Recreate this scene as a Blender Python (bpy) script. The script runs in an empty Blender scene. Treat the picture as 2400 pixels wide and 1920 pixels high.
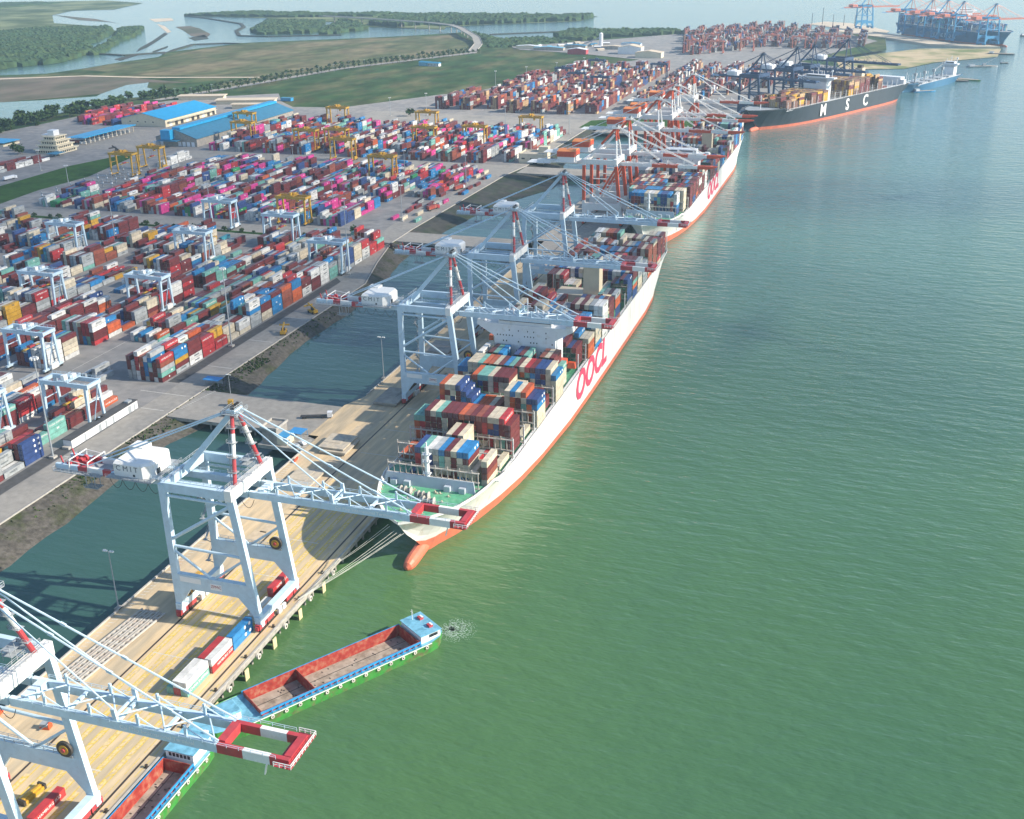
import bpy, math, random
from mathutils import Vector, Matrix
R = math.radians
S = bpy.context.scene
COL = S.collection
# ------------------------------------------------------------------ camera
def cam_axes(p, yaw, roll):
    fwd = Vector((-math.sin(yaw)*math.cos(p), math.cos(yaw)*math.cos(p), -math.sin(p)))
    right = Vector((math.cos(yaw), math.sin(yaw), 0)); up = right.cross(fwd)
    return (math.cos(roll)*right+math.sin(roll)*up, math.cos(roll)*up-math.sin(roll)*right, fwd)
CX, CU, CF = cam_axes(R(23.21), R(18.41), R(-.90))
CAMPOS = Vector((0, 0, 211))
cd = bpy.data.cameras.new('camera'); cam = bpy.data.objects.new('camera', cd); COL.objects.link(cam)
m = Matrix((CX, CU, -CF)).transposed().to_4x4(); m.translation = CAMPOS; cam.matrix_world = m
cd.sensor_width = 36; cd.lens = 39.0; cd.clip_start = 1; cd.clip_end = 60000
S.camera = cam
# ------------------------------------------------------------------ world and sun
SUN_DIR = Vector((.85, .135, .505)).normalized()          # towards the sun
elev = math.asin(SUN_DIR.z)
w = bpy.data.worlds.new('World'); S.world = w; w.use_nodes = True
nt = w.node_tree; sky = nt.nodes.new('ShaderNodeTexSky'); sky.sky_type = 'NISHITA'
sky.sun_disc = False; sky.sun_elevation = elev; sky.sun_rotation = math.atan2(SUN_DIR.x, SUN_DIR.y)
sky.air_density = 1.0; sky.dust_density = .5; sky.ozone_density = 1.9
bg = nt.nodes['Background']; bg.inputs[1].default_value = .125
nt.links.new(sky.outputs[0], bg.inputs[0])
sl = bpy.data.lights.new('sun', 'SUN'); sl.energy = 4.8; sl.angle = R(.5); sl.color = (1, .9, .76)
so = bpy.data.objects.new('sun', sl); COL.objects.link(so)
so.rotation_euler = SUN_DIR.to_track_quat('Z', 'Y').to_euler()
S.view_settings.view_transform = 'Standard'; S.view_settings.look = 'None'
S.view_settings.exposure = .78; S.view_settings.gamma = 1
cy = S.cycles
cy.max_bounces = 5; cy.diffuse_bounces = 2; cy.glossy_bounces = 2; cy.transparent_max_bounces = 10
cy.transmission_bounces = 2; cy.volume_bounces = 1; cy.use_denoising = True
# ------------------------------------------------------------------ materials
def mk(name, col, rough=.55, var=.18, scale=.25, metal=0, col2=None, amt=.35, scale2=.06, spec=.5, bump=0, bscale=1.0, coords='Object', stretch=None):
    m = bpy.data.materials.new(name); m.use_nodes = True; t = m.node_tree; b = t.nodes['Principled BSDF']
    tc = t.nodes.new('ShaderNodeTexCoord'); src = tc.outputs[coords]
    if stretch:
        mp = t.nodes.new('ShaderNodeMapping'); mp.inputs['Scale'].default_value = stretch
        t.links.new(src, mp.inputs[0]); src = mp.outputs[0]
    n = t.nodes.new('ShaderNodeTexNoise'); n.inputs['Scale'].default_value = scale; n.inputs['Detail'].default_value = 6
    t.links.new(src, n.inputs['Vector'])
    r = t.nodes.new('ShaderNodeMapRange'); r.inputs[1].default_value = .3; r.inputs[2].default_value = .7
    r.inputs[3].default_value = 1-var; r.inputs[4].default_value = 1+var
    t.links.new(n.outputs[0], r.inputs[0])
    base = t.nodes.new('ShaderNodeMix'); base.data_type = 'RGBA'
    base.inputs[6].default_value = (*col, 1); base.inputs[7].default_value = (*(col2 or col), 1)
    n2 = t.nodes.new('ShaderNodeTexNoise'); n2.inputs['Scale'].default_value = scale2; n2.inputs['Detail'].default_value = 8
    n2.inputs['Roughness'].default_value = .65
    t.links.new(src, n2.inputs['Vector'])
    r2 = t.nodes.new('ShaderNodeMapRange'); r2.inputs[1].default_value = .62-amt*.35; r2.inputs[2].default_value = .78-amt*.35
    t.links.new(n2.outputs[0], r2.inputs[0]); t.links.new(r2.outputs[0], base.inputs[0])
    mul = t.nodes.new('ShaderNodeVectorMath'); mul.operation = 'SCALE'
    t.links.new(base.outputs[2], mul.inputs[0]); t.links.new(r.outputs[0], mul.inputs[3])
    t.links.new(mul.outputs[0], b.inputs['Base Color'])
    b.inputs['Roughness'].default_value = rough; b.inputs['Metallic'].default_value = metal
    b.inputs['Specular IOR Level'].default_value = spec
    if bump:
        bn = t.nodes.new('ShaderNodeTexNoise'); bn.inputs['Scale'].default_value = bscale; bn.inputs['Detail'].default_value = 5
        t.links.new(src, bn.inputs['Vector'])
        bp = t.nodes.new('ShaderNodeBump'); bp.inputs['Strength'].default_value = bump; bp.inputs['Distance'].default_value = .3
        t.links.new(bn.outputs[0], bp.inputs['Height']); t.links.new(bp.outputs[0], b.inputs['Normal'])
    return m
def mk_container(name, attr):
    m = bpy.data.materials.new(name); m.use_nodes = True; t = m.node_tree; b = t.nodes['Principled BSDF']
    if attr:
        c = t.nodes.new('ShaderNodeAttribute'); c.attribute_name = 'paint'; co = c.outputs['Color']
    else:
        c = t.nodes.new('ShaderNodeObjectInfo'); co = c.outputs['Color']
    g = t.nodes.new('ShaderNodeNewGeometry')
    n = t.nodes.new('ShaderNodeTexNoise'); n.inputs['Scale'].default_value = .45; n.inputs['Detail'].default_value = 7
    t.links.new(g.outputs['Position'], n.inputs['Vector'])
    r = t.nodes.new('ShaderNodeMapRange'); r.inputs[1].default_value = .3; r.inputs[2].default_value = .75; r.inputs[3].default_value = .70; r.inputs[4].default_value = 1.14
    t.links.new(n.outputs[0], r.inputs[0])
    mul = t.nodes.new('ShaderNodeVectorMath'); mul.operation = 'SCALE'
    t.links.new(co, mul.inputs[0]); t.links.new(r.outputs[0], mul.inputs[3])
    t.links.new(mul.outputs[0], b.inputs['Base Color']); b.inputs['Roughness'].default_value = .5
    wv = t.nodes.new('ShaderNodeTexWave'); wv.bands_direction = 'Y'; wv.inputs['Scale'].default_value = 1.1
    t.links.new(g.outputs['Position'], wv.inputs['Vector'])
    bp = t.nodes.new('ShaderNodeBump'); bp.inputs['Strength'].default_value = .35; bp.inputs['Distance'].default_value = .05
    t.links.new(wv.outputs['Fac'], bp.inputs['Height']); t.links.new(bp.outputs[0], b.inputs['Normal'])
    return m
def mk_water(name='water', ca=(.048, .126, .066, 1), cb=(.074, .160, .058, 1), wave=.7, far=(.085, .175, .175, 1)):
    m = bpy.data.materials.new(name); m.use_nodes = True; t = m.node_tree; b = t.nodes['Principled BSDF']
    g = t.nodes.new('ShaderNodeNewGeometry')
    def noise(sc, det, stretch=(1, 1, 1), rot=0):
        mp = t.nodes.new('ShaderNodeMapping'); mp.inputs['Scale'].default_value = stretch; mp.inputs['Rotation'].default_value = (0, 0, rot)
        t.links.new(g.outputs['Position'], mp.inputs[0])
        n = t.nodes.new('ShaderNodeTexNoise'); n.inputs['Scale'].default_value = sc; n.inputs['Detail'].default_value = det
        t.links.new(mp.outputs[0], n.inputs['Vector']); return n.outputs[0]
    big = noise(.0035, 4, (1, .6, 1), .4)
    rp = t.nodes.new('ShaderNodeValToRGB'); e = rp.color_ramp.elements
    e[0].position = .34; e[0].color = ca; e[1].position = .66; e[1].color = cb
    t.links.new(big, rp.inputs[0])
    # silty near the quay; farther out, sky reflection put into a bluer base colour
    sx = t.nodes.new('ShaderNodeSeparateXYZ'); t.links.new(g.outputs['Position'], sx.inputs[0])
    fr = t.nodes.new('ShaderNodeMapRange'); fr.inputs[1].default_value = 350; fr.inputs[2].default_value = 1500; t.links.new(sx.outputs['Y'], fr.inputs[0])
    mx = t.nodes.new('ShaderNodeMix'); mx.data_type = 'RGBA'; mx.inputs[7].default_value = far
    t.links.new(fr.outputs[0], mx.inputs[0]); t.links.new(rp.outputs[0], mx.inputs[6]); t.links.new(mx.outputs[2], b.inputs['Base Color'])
    b.inputs['Roughness'].default_value = .06; b.inputs['IOR'].default_value = 1.33
    a1 = noise(.2, 3, (.36, 1, 1), .12); a2 = noise(.6, 3, (.45, 1, 1), -.15); a3 = noise(.035, 2, (.4, 1, 1), .25)
    def mth(op, x, y):
        q = t.nodes.new('ShaderNodeMath'); q.operation = op
        for i, v in enumerate((x, y)):
            if isinstance(v, (int, float)): q.inputs[i].default_value = v
            else: t.links.new(v, q.inputs[i])
        return q.outputs[0]
    hsum = mth('ADD', mth('ADD', mth('MULTIPLY', a1, 1.15), mth('MULTIPLY', a2, .35)), mth('MULTIPLY', a3, .9))
    bp = t.nodes.new('ShaderNodeBump'); bp.inputs['Strength'].default_value = wave; bp.inputs['Distance'].default_value = 1.0
    t.links.new(hsum, bp.inputs['Height']); t.links.new(bp.outputs[0], b.inputs['Normal'])
    return m
M = {}
def mats():
    A = M
    A['water'] = mk_water(); A['basin'] = mk_water('still_water', (.026, .070, .068, 1), (.036, .095, .078, 1), .25, (.03, .09, .09, 1))  # basin water calmer and less turbid; shade and sky reflection also put into colour
    A['deck'] = mk('deck_concrete', (.62, .475, .29), .8, .13, .5, col2=(.45, .37, .255), amt=.55, scale2=.12, spec=.2, stretch=(1, .14, 1))
    A['deckpatch'] = mk('deck_repair', (.52, .42, .29), .8, .12, .5, spec=.2); A['yellowwash'] = mk('yellow_paint_faded', (.64, .49, .20), .75, .2, 1.2, col2=(.62, .475, .29), amt=.6, scale2=.5, spec=.2); A['stain'] = mk('stained_concrete', (.30, .28, .25), .8, .2, .4, col2=(.38, .34, .28), spec=.2)
    A['yard'] = mk('yard_paving', (.235, .23, .222), .85, .14, .12, col2=(.29, .275, .255), amt=.5, scale2=.03, spec=.2)
    A['road'] = mk('road_paving', (.32, .30, .265), .85, .12, .3, col2=(.25, .24, .22), amt=.4, scale2=.04, spec=.2)
    A['asphalt'] = mk('asphalt', (.085, .086, .088), .85, .2, .3, spec=.2)
    A['kerb'] = mk('kerb_concrete', (.42, .40, .36), .8, .15, .6, spec=.2)
    A['concrete'] = mk('concrete', (.36, .34, .30), .8, .18, .5, col2=(.22, .21, .19), amt=.4, scale2=.3, spec=.2)
    A['bank'] = mk('bank_rubble', (.10, .092, .08), .95, .35, .5, col2=(.055, .065, .03), amt=.35, scale2=.07, spec=.1, bump=.6, bscale=1.2)
    A['mudbank'] = mk('dark_mud', (.062, .060, .052), .8, .3, .15, col2=(.04, .055, .03), amt=.5, scale2=.05, spec=.2, bump=.4, bscale=.5)
    A['field'] = mk('marsh_field', (.115, .115, .055), .95, .4, .035, col2=(.04, .078, .028), amt=.7, scale2=.013, spec=.05, stretch=(1, .45, 1))
    A['tan'] = mk('dry_field', (.18, .155, .09), .95, .35, .04, col2=(.08, .10, .045), amt=.6, scale2=.009, spec=.05, stretch=(1, .5, 1))
    A['green'] = mk('grass', (.045, .105, .022), .95, .2, .2, col2=(.03, .07, .016), amt=.5, scale2=.03, spec=.05, bump=.5, bscale=1.5)
    A['mud'] = mk('mud_flat', (.15, .125, .095), .9, .2, .03, col2=(.09, .095, .06), amt=.6, scale2=.012, spec=.1, stretch=(1, .5, 1))
    A['sand'] = mk('sand', (.46, .37, .23), .95, .12, .03, col2=(.16, .19, .07), amt=.45, scale2=.012, spec=.1)
    A['palesand'] = mk('pale_fill', (.55, .47, .36), .9, .12, .05, spec=.1)
    A['farland'] = mk('wet_grassland', (.20, .225, .115), .95, .2, .015, col2=(.06, .09, .035), amt=.6, scale2=.006, spec=.05)
    A['leaf'] = mk('foliage', (.045, .085, .028), .9, .45, .35, col2=(.075, .11, .035), amt=.4, scale2=.2, spec=.1)
    A['mangrove'] = mk('mangrove_canopy', (.040, .075, .036), .95, .4, .05, col2=(.055, .085, .035), amt=.5, scale2=.02, spec=.05)
    A['bark'] = mk('bark', (.10, .075, .05), .9)
    A['yellowline'] = mk('yellow_paint', (.66, .47, .04), .7, .2, 1.5, col2=(.52, .38, .12), amt=.5, scale2=.8)
    A['whiteline'] = mk('white_paint_worn', (.55, .53, .48), .7, .2, 1.5)
    A['steeldark'] = mk('dark_steel', (.045, .04, .036), .6, .2, .8)
    A['rail'] = mk('crane_rail', (.045, .033, .024), .5)
    A['craneblue'] = mk('pale_blue_paint', (.50, .645, .74), .4, .07, .4, col2=(.44, .55, .62), amt=.2, scale2=.5)
    A['cranewhite'] = mk('white_paint', (.78, .78, .75), .4, .05, .4, col2=(.62, .58, .5), amt=.2, scale2=.4)
    A['red'] = mk('red_paint', (.44, .05, .06), .4, .14, .5, col2=(.36, .07, .07), amt=.3, scale2=.4)
    A['orange'] = mk('orange_paint', (.60, .085, .028), .45, .12, .5)
    A['roofor'] = mk('orange_roof', (.72, .24, .06), .5, .1, .5)
    A['yellow'] = mk('yellow_steel', (.55, .32, .03), .45, .15, .6, col2=(.38, .2, .03), amt=.35, scale2=.8)
    A['grey'] = mk('grey_steel', (.32, .35, .37), .5, .12, .5)
    A['lashing'] = mk('lashing_steel', (.46, .44, .40), .55, .15, .5, col2=(.34, .29, .25), amt=.4, scale2=.5)
    A['navy'] = mk('navy_crane_paint', (.028, .062, .135), .45, .15, .3)
    A['farblue'] = mk('bright_blue_paint', (.05, .26, .48), .45, .1, .3)
    A['salmon'] = mk('salmon_paint', (.62, .20, .13), .45, .1, .3)
    A['hullwhite'] = mk('hull_white', (.76, .75, .72), .38, .05, .12, col2=(.60, .53, .44), amt=.22, scale2=.35, stretch=(1, 1, .12))
    A['boot'] = mk('antifouling_red', (.60, .155, .085), .5, .12, .3, col2=(.50, .14, .09), amt=.4, scale2=.12)
    A['hullblack'] = mk('hull_charcoal', (.035, .045, .058), .42, .12, .1)
    A['hullblue'] = mk('hull_blue', (.035, .14, .26), .42, .12, .1)
    A['deckgreen'] = mk('deck_green', (.10, .36, .20), .6, .2, .5, col2=(.16, .36, .22), amt=.4, scale2=.3)
    A['superwhite'] = mk('superstructure_white', (.70, .72, .74), .45, .05, .2, col2=(.6, .58, .54), amt=.2, scale2=.3)
    A['wallgrey'] = mk('breakwater_grey', (.42, .47, .52), .5, .06, .3)
    A['cream'] = mk('cream_wall', (.66, .58, .42), .7, .08, .3)
    A['funnel'] = mk('funnel_cream', (.64, .55, .40), .5, .06, .3)
    A['glass'] = mk('dark_glass', (.03, .04, .05), .15, .1, .5)
    A['pinkletter'] = mk('magenta_lettering', (.66, .055, .12), .5, .08, .3)
    A['whiteletter'] = mk('white_lettering', (.8, .8, .78), .5, .04, .5)
    A['greyletter'] = mk('grey_lettering', (.10, .12, .14), .5, .04, .5)
    A['paleblueletter'] = mk('pale_blue_lettering', (.35, .55, .68), .5, .04, .5)
    A['blueroof'] = mk('blue_roof', (.012, .32, .60), .45, .1, .3, col2=(.03, .28, .5), amt=.25, scale2=.08)
    A['dullroof'] = mk('faded_blue_roof', (.045, .19, .30), .5, .12, .3)
    A['tealroof'] = mk('teal_roof', (.03, .20, .34), .5, .1, .3)
    A['bargegreen'] = mk('barge_green', (.045, .25, .045), .5, .2, .5, col2=(.13, .14, .06), amt=.4, scale2=.35)
    A['bargeblue'] = mk('barge_blue', (.03, .26, .52), .45, .15, .5)
    A['bargeteal'] = mk('barge_deck_blue', (.17, .42, .56), .5, .15, .5, col2=(.10, .28, .38), amt=.4, scale2=.4)
    A['holdred'] = mk('hold_red', (.34, .035, .025), .65, .3, .5, col2=(.30, .13, .08), amt=.4, scale2=.5)
    A['holdfloor'] = mk('hold_floor', (.36, .31, .25), .85, .2, .4, col2=(.20, .16, .12), amt=.4, scale2=.25)
    A['tyre'] = mk('tyre_rubber', (.03, .03, .03), .8)
    A['palerubber'] = mk('pale_tyre', (.55, .52, .45), .8)
    A['fender'] = mk('fender_panel', (.62, .52, .30), .6, .15, .5)
    A['hatch'] = mk('hatch_cover', (.50, .43, .32), .7, .15, .4, col2=(.36, .33, .28), amt=.4, scale2=.3)
    A['rope'] = mk('mooring_rope', (.55, .55, .48), .8)
    A['bluerust'] = mk('tarp_blue', (.04, .25, .55), .6, .1, .5)
    A['foam'] = mk('water_foam', (.38, .50, .40), .5, .2, 1)
    A['box'] = mk_container('container_paint', False); A['boxes'] = mk_container('container_paint_far', True)
    A['cloud'] = mk('cloud', (.8, .8, .8), 1, .02)
mats()
# ------------------------------------------------------------------ mesh helpers
class MB:
    def __init__(s): s.v = []; s.f = []; s.m = []
    def q(s, pts, mi=0):
        n = len(s.v); s.v += [tuple(p) for p in pts]; s.f.append(tuple(range(n, n+len(pts)))); s.m.append(mi)
    def hexa(s, b, t, mi=0, cap=True):
        n = len(s.v); s.v += [tuple(p) for p in b]+[tuple(p) for p in t]; k = len(b)
        for i in range(k):
            j = (i+1) % k; s.f.append((n+i, n+j, n+k+j, n+k+i)); s.m.append(mi)
        if cap:
            s.f.append(tuple(range(n+k-1, n-1, -1))); s.m.append(mi); s.f.append(tuple(range(n+k, n+2*k))); s.m.append(mi)
    def box(s, x0, x1, y0, y1, z0, z1, mi=0):
        s.hexa([(x0, y0, z0), (x1, y0, z0), (x1, y1, z0), (x0, y1, z0)], [(x0, y0, z1), (x1, y0, z1), (x1, y1, z1), (x0, y1, z1)], mi)
    def beam(s, a, b, w, h=None, mi=0, up=(0, 0, 1), w2=None, h2=None):
        a = Vector(a); b = Vector(b); h = h or w; d = (b-a).normalized(); u = Vector(up)
        if abs(d.dot(u)) > .95: u = Vector((0, 1, 0))
        r = d.cross(u).normalized(); u = r.cross(d)
        def ring(p, w, h): return [p-r*w/2-u*h/2, p+r*w/2-u*h/2, p+r*w/2+u*h/2, p-r*w/2+u*h/2]
        s.hexa(ring(a, w, h), ring(b, w2 or w, h2 or h), mi)
    def tube(s, a, b, r, mi=0, n=7, r2=None):
        a = Vector(a); b = Vector(b); d = (b-a).normalized(); u = Vector((0, 0, 1)) if abs(d.z) < .95 else Vector((0, 1, 0))
        e = d.cross(u).normalized(); g = e.cross(d); r2 = r if r2 is None else r2
        A = [a+(e*math.cos(2*math.pi*i/n)+g*math.sin(2*math.pi*i/n))*r for i in range(n)]
        B = [b+(e*math.cos(2*math.pi*i/n)+g*math.sin(2*math.pi*i/n))*r2 for i in range(n)]
        s.hexa(A, B, mi)
    def prism(s, poly, z0, z1, mi=0):
        s.hexa([(x, y, z0) for x, y in poly], [(x, y, z1) for x, y in poly], mi)
    def pathtube(s, pts, r, mi=0, n=5):
        for a, b in zip(pts, pts[1:]): s.tube(a, b, r, mi, n)
    def rails(s, pts, h=1.1, r=.05, mi=0, step=2.0):
        for a, b in zip(pts, pts[1:]):
            a = Vector(a); b = Vector(b); L = (b-a).length; k = max(1, int(L/step))
            s.beam(a+Vector((0, 0, h)), b+Vector((0, 0, h)), r*2, r*2, mi); s.beam(a+Vector((0, 0, h*.5)), b+Vector((0, 0, h*.5)), r*1.6, r*1.6, mi)
            for i in range(k+1):
                p = a.lerp(b, i/k); s.beam(p, p+Vector((0, 0, h)), r*2, r*2, mi)
    def build(s, name, mats, parent=None, loc=None, smooth=False):
        me = bpy.data.meshes.new(name); me.from_pydata(s.v, [], s.f)
        mats = mats if isinstance(mats, (list, tuple)) else [mats]
        for x in mats: me.materials.append(M[x] if isinstance(x, str) else x)
        me.polygons.foreach_set('material_index', s.m)
        if smooth: me.polygons.foreach_set('use_smooth', [True]*len(s.f))
        me.update()
        o = bpy.data.objects.new(name, me); COL.objects.link(o)
        if parent: o.parent = parent
        if loc: o.location = loc
        return o
def tag(o, label=None, cat=None, group=None, kind=None):
    if label: o['label'] = label
    if cat: o['category'] = cat
    if group: o['group'] = group
    if kind: o['kind'] = kind
    return o
def thing(name, label, cat, loc=(0, 0, 0), rz=0, group=None):
    o = bpy.data.objects.new(name, None); COL.objects.link(o); o.location = loc; o.rotation_euler = (0, 0, rz)
    return tag(o, label, cat, group)
CH = {}
def kids(o): return [c for c in bpy.data.objects if c.parent == o]
def dup(root, loc, rz=0, label=None, group=None, scale=None, tree=None):
    """copy a thing, its parts and their sub-parts"""
    r = root.copy(); COL.objects.link(r); r.location = loc; r.rotation_euler = (0, 0, rz)
    if scale: r.scale = scale
    if label: r['label'] = label
    if group: r['group'] = group
    if root.name not in CH: CH[root.name] = [(c, kids(c)) for c in kids(root)]
    for c, gs in CH[root.name]:
        k = c.copy(); COL.objects.link(k); k.parent = r
        for g in gs:
            d = g.copy(); COL.objects.link(d); d.parent = k
    return r
TXT = {}
def text_mesh(word, size, mat, extrude=.04, shear=0, bold=0, sx=1):
    key = (word, size, mat, shear)
    if key in TXT: return TXT[key]
    cu = bpy.data.curves.new('lettering', 'FONT'); cu.body = word; cu.size = size; cu.extrude = extrude; cu.shear = shear; cu.offset = bold
    cu.align_x = 'CENTER'; cu.align_y = 'CENTER'; cu.resolution_u = 3
    ob = bpy.data.objects.new('lettering', cu); me = bpy.data.meshes.new_from_object(ob)
    bpy.data.objects.remove(ob); bpy.data.curves.remove(cu)
    if sx != 1:
        for v in me.vertices: v.co.x *= sx
    me.name = 'lettering'; me.materials.clear(); me.materials.append(M[mat]); TXT[key] = me
    return me
FACE = {'+x': Matrix(((0, 0, 1), (1, 0, 0), (0, 1, 0))).to_4x4(), '-y': Matrix(((1, 0, 0), (0, 0, -1), (0, 1, 0))).to_4x4(), '+z': Matrix.Identity(4)}
def lettering(me, face, loc, parent=None, name='lettering'):
    o = bpy.data.objects.new(name, me); COL.objects.link(o); mm = FACE[face].copy(); mm.translation = loc; o.matrix_local = mm
    if parent: o.parent = parent
    return o
def sheet(name, poly, z, mat, kind='structure', label=None, cat=None):
    b = MB(); b.q([(x, y, z) for x, y in poly]); o = b.build(name, mat); tag(o, label, cat, None, kind); return o
def inpoly(x, y, P):
    c = False; j = len(P)-1
    for i in range(len(P)):
        if (P[i][1] > y) != (P[j][1] > y) and x < (P[j][0]-P[i][0])*(y-P[i][1])/(P[j][1]-P[i][1])+P[i][0]: c = not c
        j = i
    return c
def proj(p):
    d = Vector(p)-CAMPOS; z = d.dot(CF)
    if z < 1: return (-9, -9, z)
    return (.5+39/36*d.dot(CX)/z, .5-39/36*d.dot(CU)/z*1.25, z)     # 0..1 across, 0..1 down
# ------------------------------------------------------------------ setting
rnd = random.Random(11)
ORD = ['zeroth', 'first', 'second', 'third', 'fourth', 'fifth', 'sixth', 'seventh', 'eighth', 'ninth', 'tenth', 'eleventh', 'twelfth', 'thirteenth', 'fourteenth', 'fifteenth', 'sixteenth', 'seventeenth', 'eighteenth', 'nineteenth', 'twentieth']
ORD += ['twenty-'+x for x in ORD[1:10]]+['thirtieth']+['thirty-'+x for x in ORD[1:10]]+['fortieth']+['forty-'+x for x in ORD[1:10]]+['fiftieth']+['fifty-'+x for x in ORD[1:10]]+['sixtieth']+['sixty-'+x for x in ORD[1:10]]+['seventieth']+['seventy-'+x for x in ORD[1:10]]+['eightieth']+['eighty-'+x for x in ORD[1:10]]
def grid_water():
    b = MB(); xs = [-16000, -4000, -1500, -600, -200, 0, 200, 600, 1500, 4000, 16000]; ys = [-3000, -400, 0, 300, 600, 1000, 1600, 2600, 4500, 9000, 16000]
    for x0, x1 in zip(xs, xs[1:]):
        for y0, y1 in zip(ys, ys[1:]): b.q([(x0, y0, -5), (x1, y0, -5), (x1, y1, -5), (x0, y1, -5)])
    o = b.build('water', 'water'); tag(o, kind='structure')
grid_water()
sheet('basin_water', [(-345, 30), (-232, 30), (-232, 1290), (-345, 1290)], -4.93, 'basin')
KERB = [(-314, 60), (-314, 412), (-314, 450), (-314, 640), (-328, 690), (-340, 742), (-341, 785), (-337, 1000), (-331, 1050), (-329, 1285)]
WLINE = [(-292, 60), (-295, 280), (-296, 331), (-303, 380), (-291, 428), (-296, 462), (-305, 533), (-303, 600), (-310, 665), (-318, 705), (-324, 760), (-318, 830), (-311, 900), (-296, 975), (-288, 1015), (-298, 1062), (-312, 1150), (-314, 1285)]
def resample(P, n):
    L = [0]
    for a, b in zip(P, P[1:]): L.append(L[-1]+math.dist(a, b))
    out = []; k = 0
    for i in range(n+1):
        t = L[-1]*i/n
        while k < len(P)-2 and L[k+1] < t: k += 1
        f = (t-L[k])/(L[k+1]-L[k]); out.append((P[k][0]+(P[k+1][0]-P[k][0])*f, P[k][1]+(P[k+1][1]-P[k][1])*f))
    return out
LAND = [(-1900, 60), (-314, 60)]+KERB[1:]+[(-300, 1287), (-255, 1300), (-190, 1326), (-174, 1347), (-17, 1677), (20, 1756), (-22, 1800), (-80, 1993), (-96, 2144), (-10, 2300), (-16, 2560), (-113, 2708), (-290, 2869), (-453, 2619), (-583, 2498), (-640, 2440), (-677, 2526), (-695, 2435), (-780, 2384), (-779, 2246), (-948, 2620), (-978, 2562), (-1065, 2463), (-1180, 2372), (-1352, 2249), (-1380, 2134), (-1402, 2029), (-1364, 1940), (-1379, 1836), (-1379, 1730), (-1392, 1653), (-1458, 1612), (-1532, 1512), (-1900, 1250)]
sheet('land', LAND, -.6, 'field')
PAVE = [(-1250, 60), (-314.4, 60)]+[(x-.4, y) for x, y in KERB[1:]]+[(-300, 1287), (-255, 1300), (-190, 1326.4), (-174, 1347), (-17, 1677), (18, 1753), (-24, 1800), (-84, 1993), (-150, 2060), (-91, 2260), (-30, 2480), (-113, 2690), (-290, 2850), (-440, 2619), (-560, 2460), (-740, 2249), (-700, 2189), (-566, 2136), (-430, 2045), (-501, 1892), (-541, 1707), (-569, 1587), (-614, 1525), (-694, 1380), (-763, 1373), (-805, 1418), (-851, 1493), (-947, 1429), (-1000, 1330), (-1004, 1174), (-1012, 1098), (-1030, 1000), (-1250, 700)]
sheet('yard_pavement', PAVE, 0, 'yard')
def bank():
    n = 110; a = resample(KERB, n); c = resample(WLINE, n); b = MB(); rows = []
    for i in range(n+1):
        y = a[i][1]
        # water-line point with the same y
        j = min(range(n+1), key=lambda k: abs(c[k][1]-y)); cx = c[j][0]+rnd.uniform(-.8, .8)
        ax = a[i][0]; rows.append([(ax, y, -.05), (ax+(cx-ax)*.35, y+rnd.uniform(-.5, .5), -1.2+rnd.uniform(-.4, .3)), (ax+(cx-ax)*.75, y, -3.4+rnd.uniform(-.5, .4)), (cx, y, -4.9), (cx+3, y, -6.5)])
    for p, q in zip(rows, rows[1:]):
        mi = 1 if 775 < p[0][1] < 1285 else 0
        for k in range(4): b.q([p[k], p[k+1], q[k+1], q[k]], mi)
    tag(b.build('embankment', ['bank', 'mudbank'], smooth=True), kind='structure')
    k = MB(); 
    for p, q in zip(KERB, KERB[1:]): k.beam((p[0]+.3, p[1], .22), (q[0]+.3, q[1], .22), .55, .6)
    tag(k.build('kerb', 'kerb'), kind='structure')
bank()
sheet('mud_beach', [(-341, 784), (-337, 1000), (-334, 1014), (-285, 1012), (-282, 977), (-296, 940), (-312, 890), (-322, 800)], -4.75, 'mudbank')
sheet('service_road', [(-331, 60), (-315, 60), (-315, 640), (-329, 690), (-341.5, 742), (-342, 785), (-338, 1000), (-332, 1045), (-332, 1290), (-340, 1290), (-346, 1040), (-358, 1000), (-362, 785), (-352, 740), (-341, 690), (-331, 640)], .02, 'road')
sheet('gutter_strip', [(-338.6, 60), (-331.6, 60), (-331.6, 410), (-338.6, 410)], .02, 'asphalt'); sheet('gutter_strip', [(-338.4, 452), (-331.6, 452), (-331.6, 640), (-338.4, 648)], .02, 'asphalt')
sheet('cross_road', [(-700, 735), (-343, 735), (-343, 768), (-700, 768)], .03, 'road'); sheet('cross_road', [(-720, 1012), (-345, 1012), (-345, 1050), (-720, 1050)], .03, 'road')
sheet('cross_road', [(-620, 1252), (-340, 1252), (-340, 1345), (-640, 1365)], .03, 'road')
mk_ = MB()
for y in (361, 478, 521, 563, 604): mk_.q([(-331, y, .05), (-316, y-.3, .05), (-316, y+.2, .05), (-331, y+.5, .05)])
mk_.q([(-345, 437.7, .05), (-318, 437.2, .05), (-318, 437.7, .05), (-345, 438.2, .05)]); mk_.q([(-331, 418, .05), (-318, 418, .05), (-318, 418.5, .05), (-331, 418.5, .05)])
for i in range(16): mk_.q([(-312+i*.25, 432+i*1.6-9, .05), (-310.6+i*.25, 432+i*1.6-9, .05), (-310.6+i*.25, 432.5+i*1.6-9, .05), (-312+i*.25, 432.5+i*1.6-9, .05)])
for x in (-363, -398, -433.5, -469, -504, -539): mk_.q([(x, 452, .05), (x+.3, 452, .05), (x+.3, 730, .05), (x, 730, .05)])
tag(mk_.build('white_road_markings', 'whiteline'), kind='structure')
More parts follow.
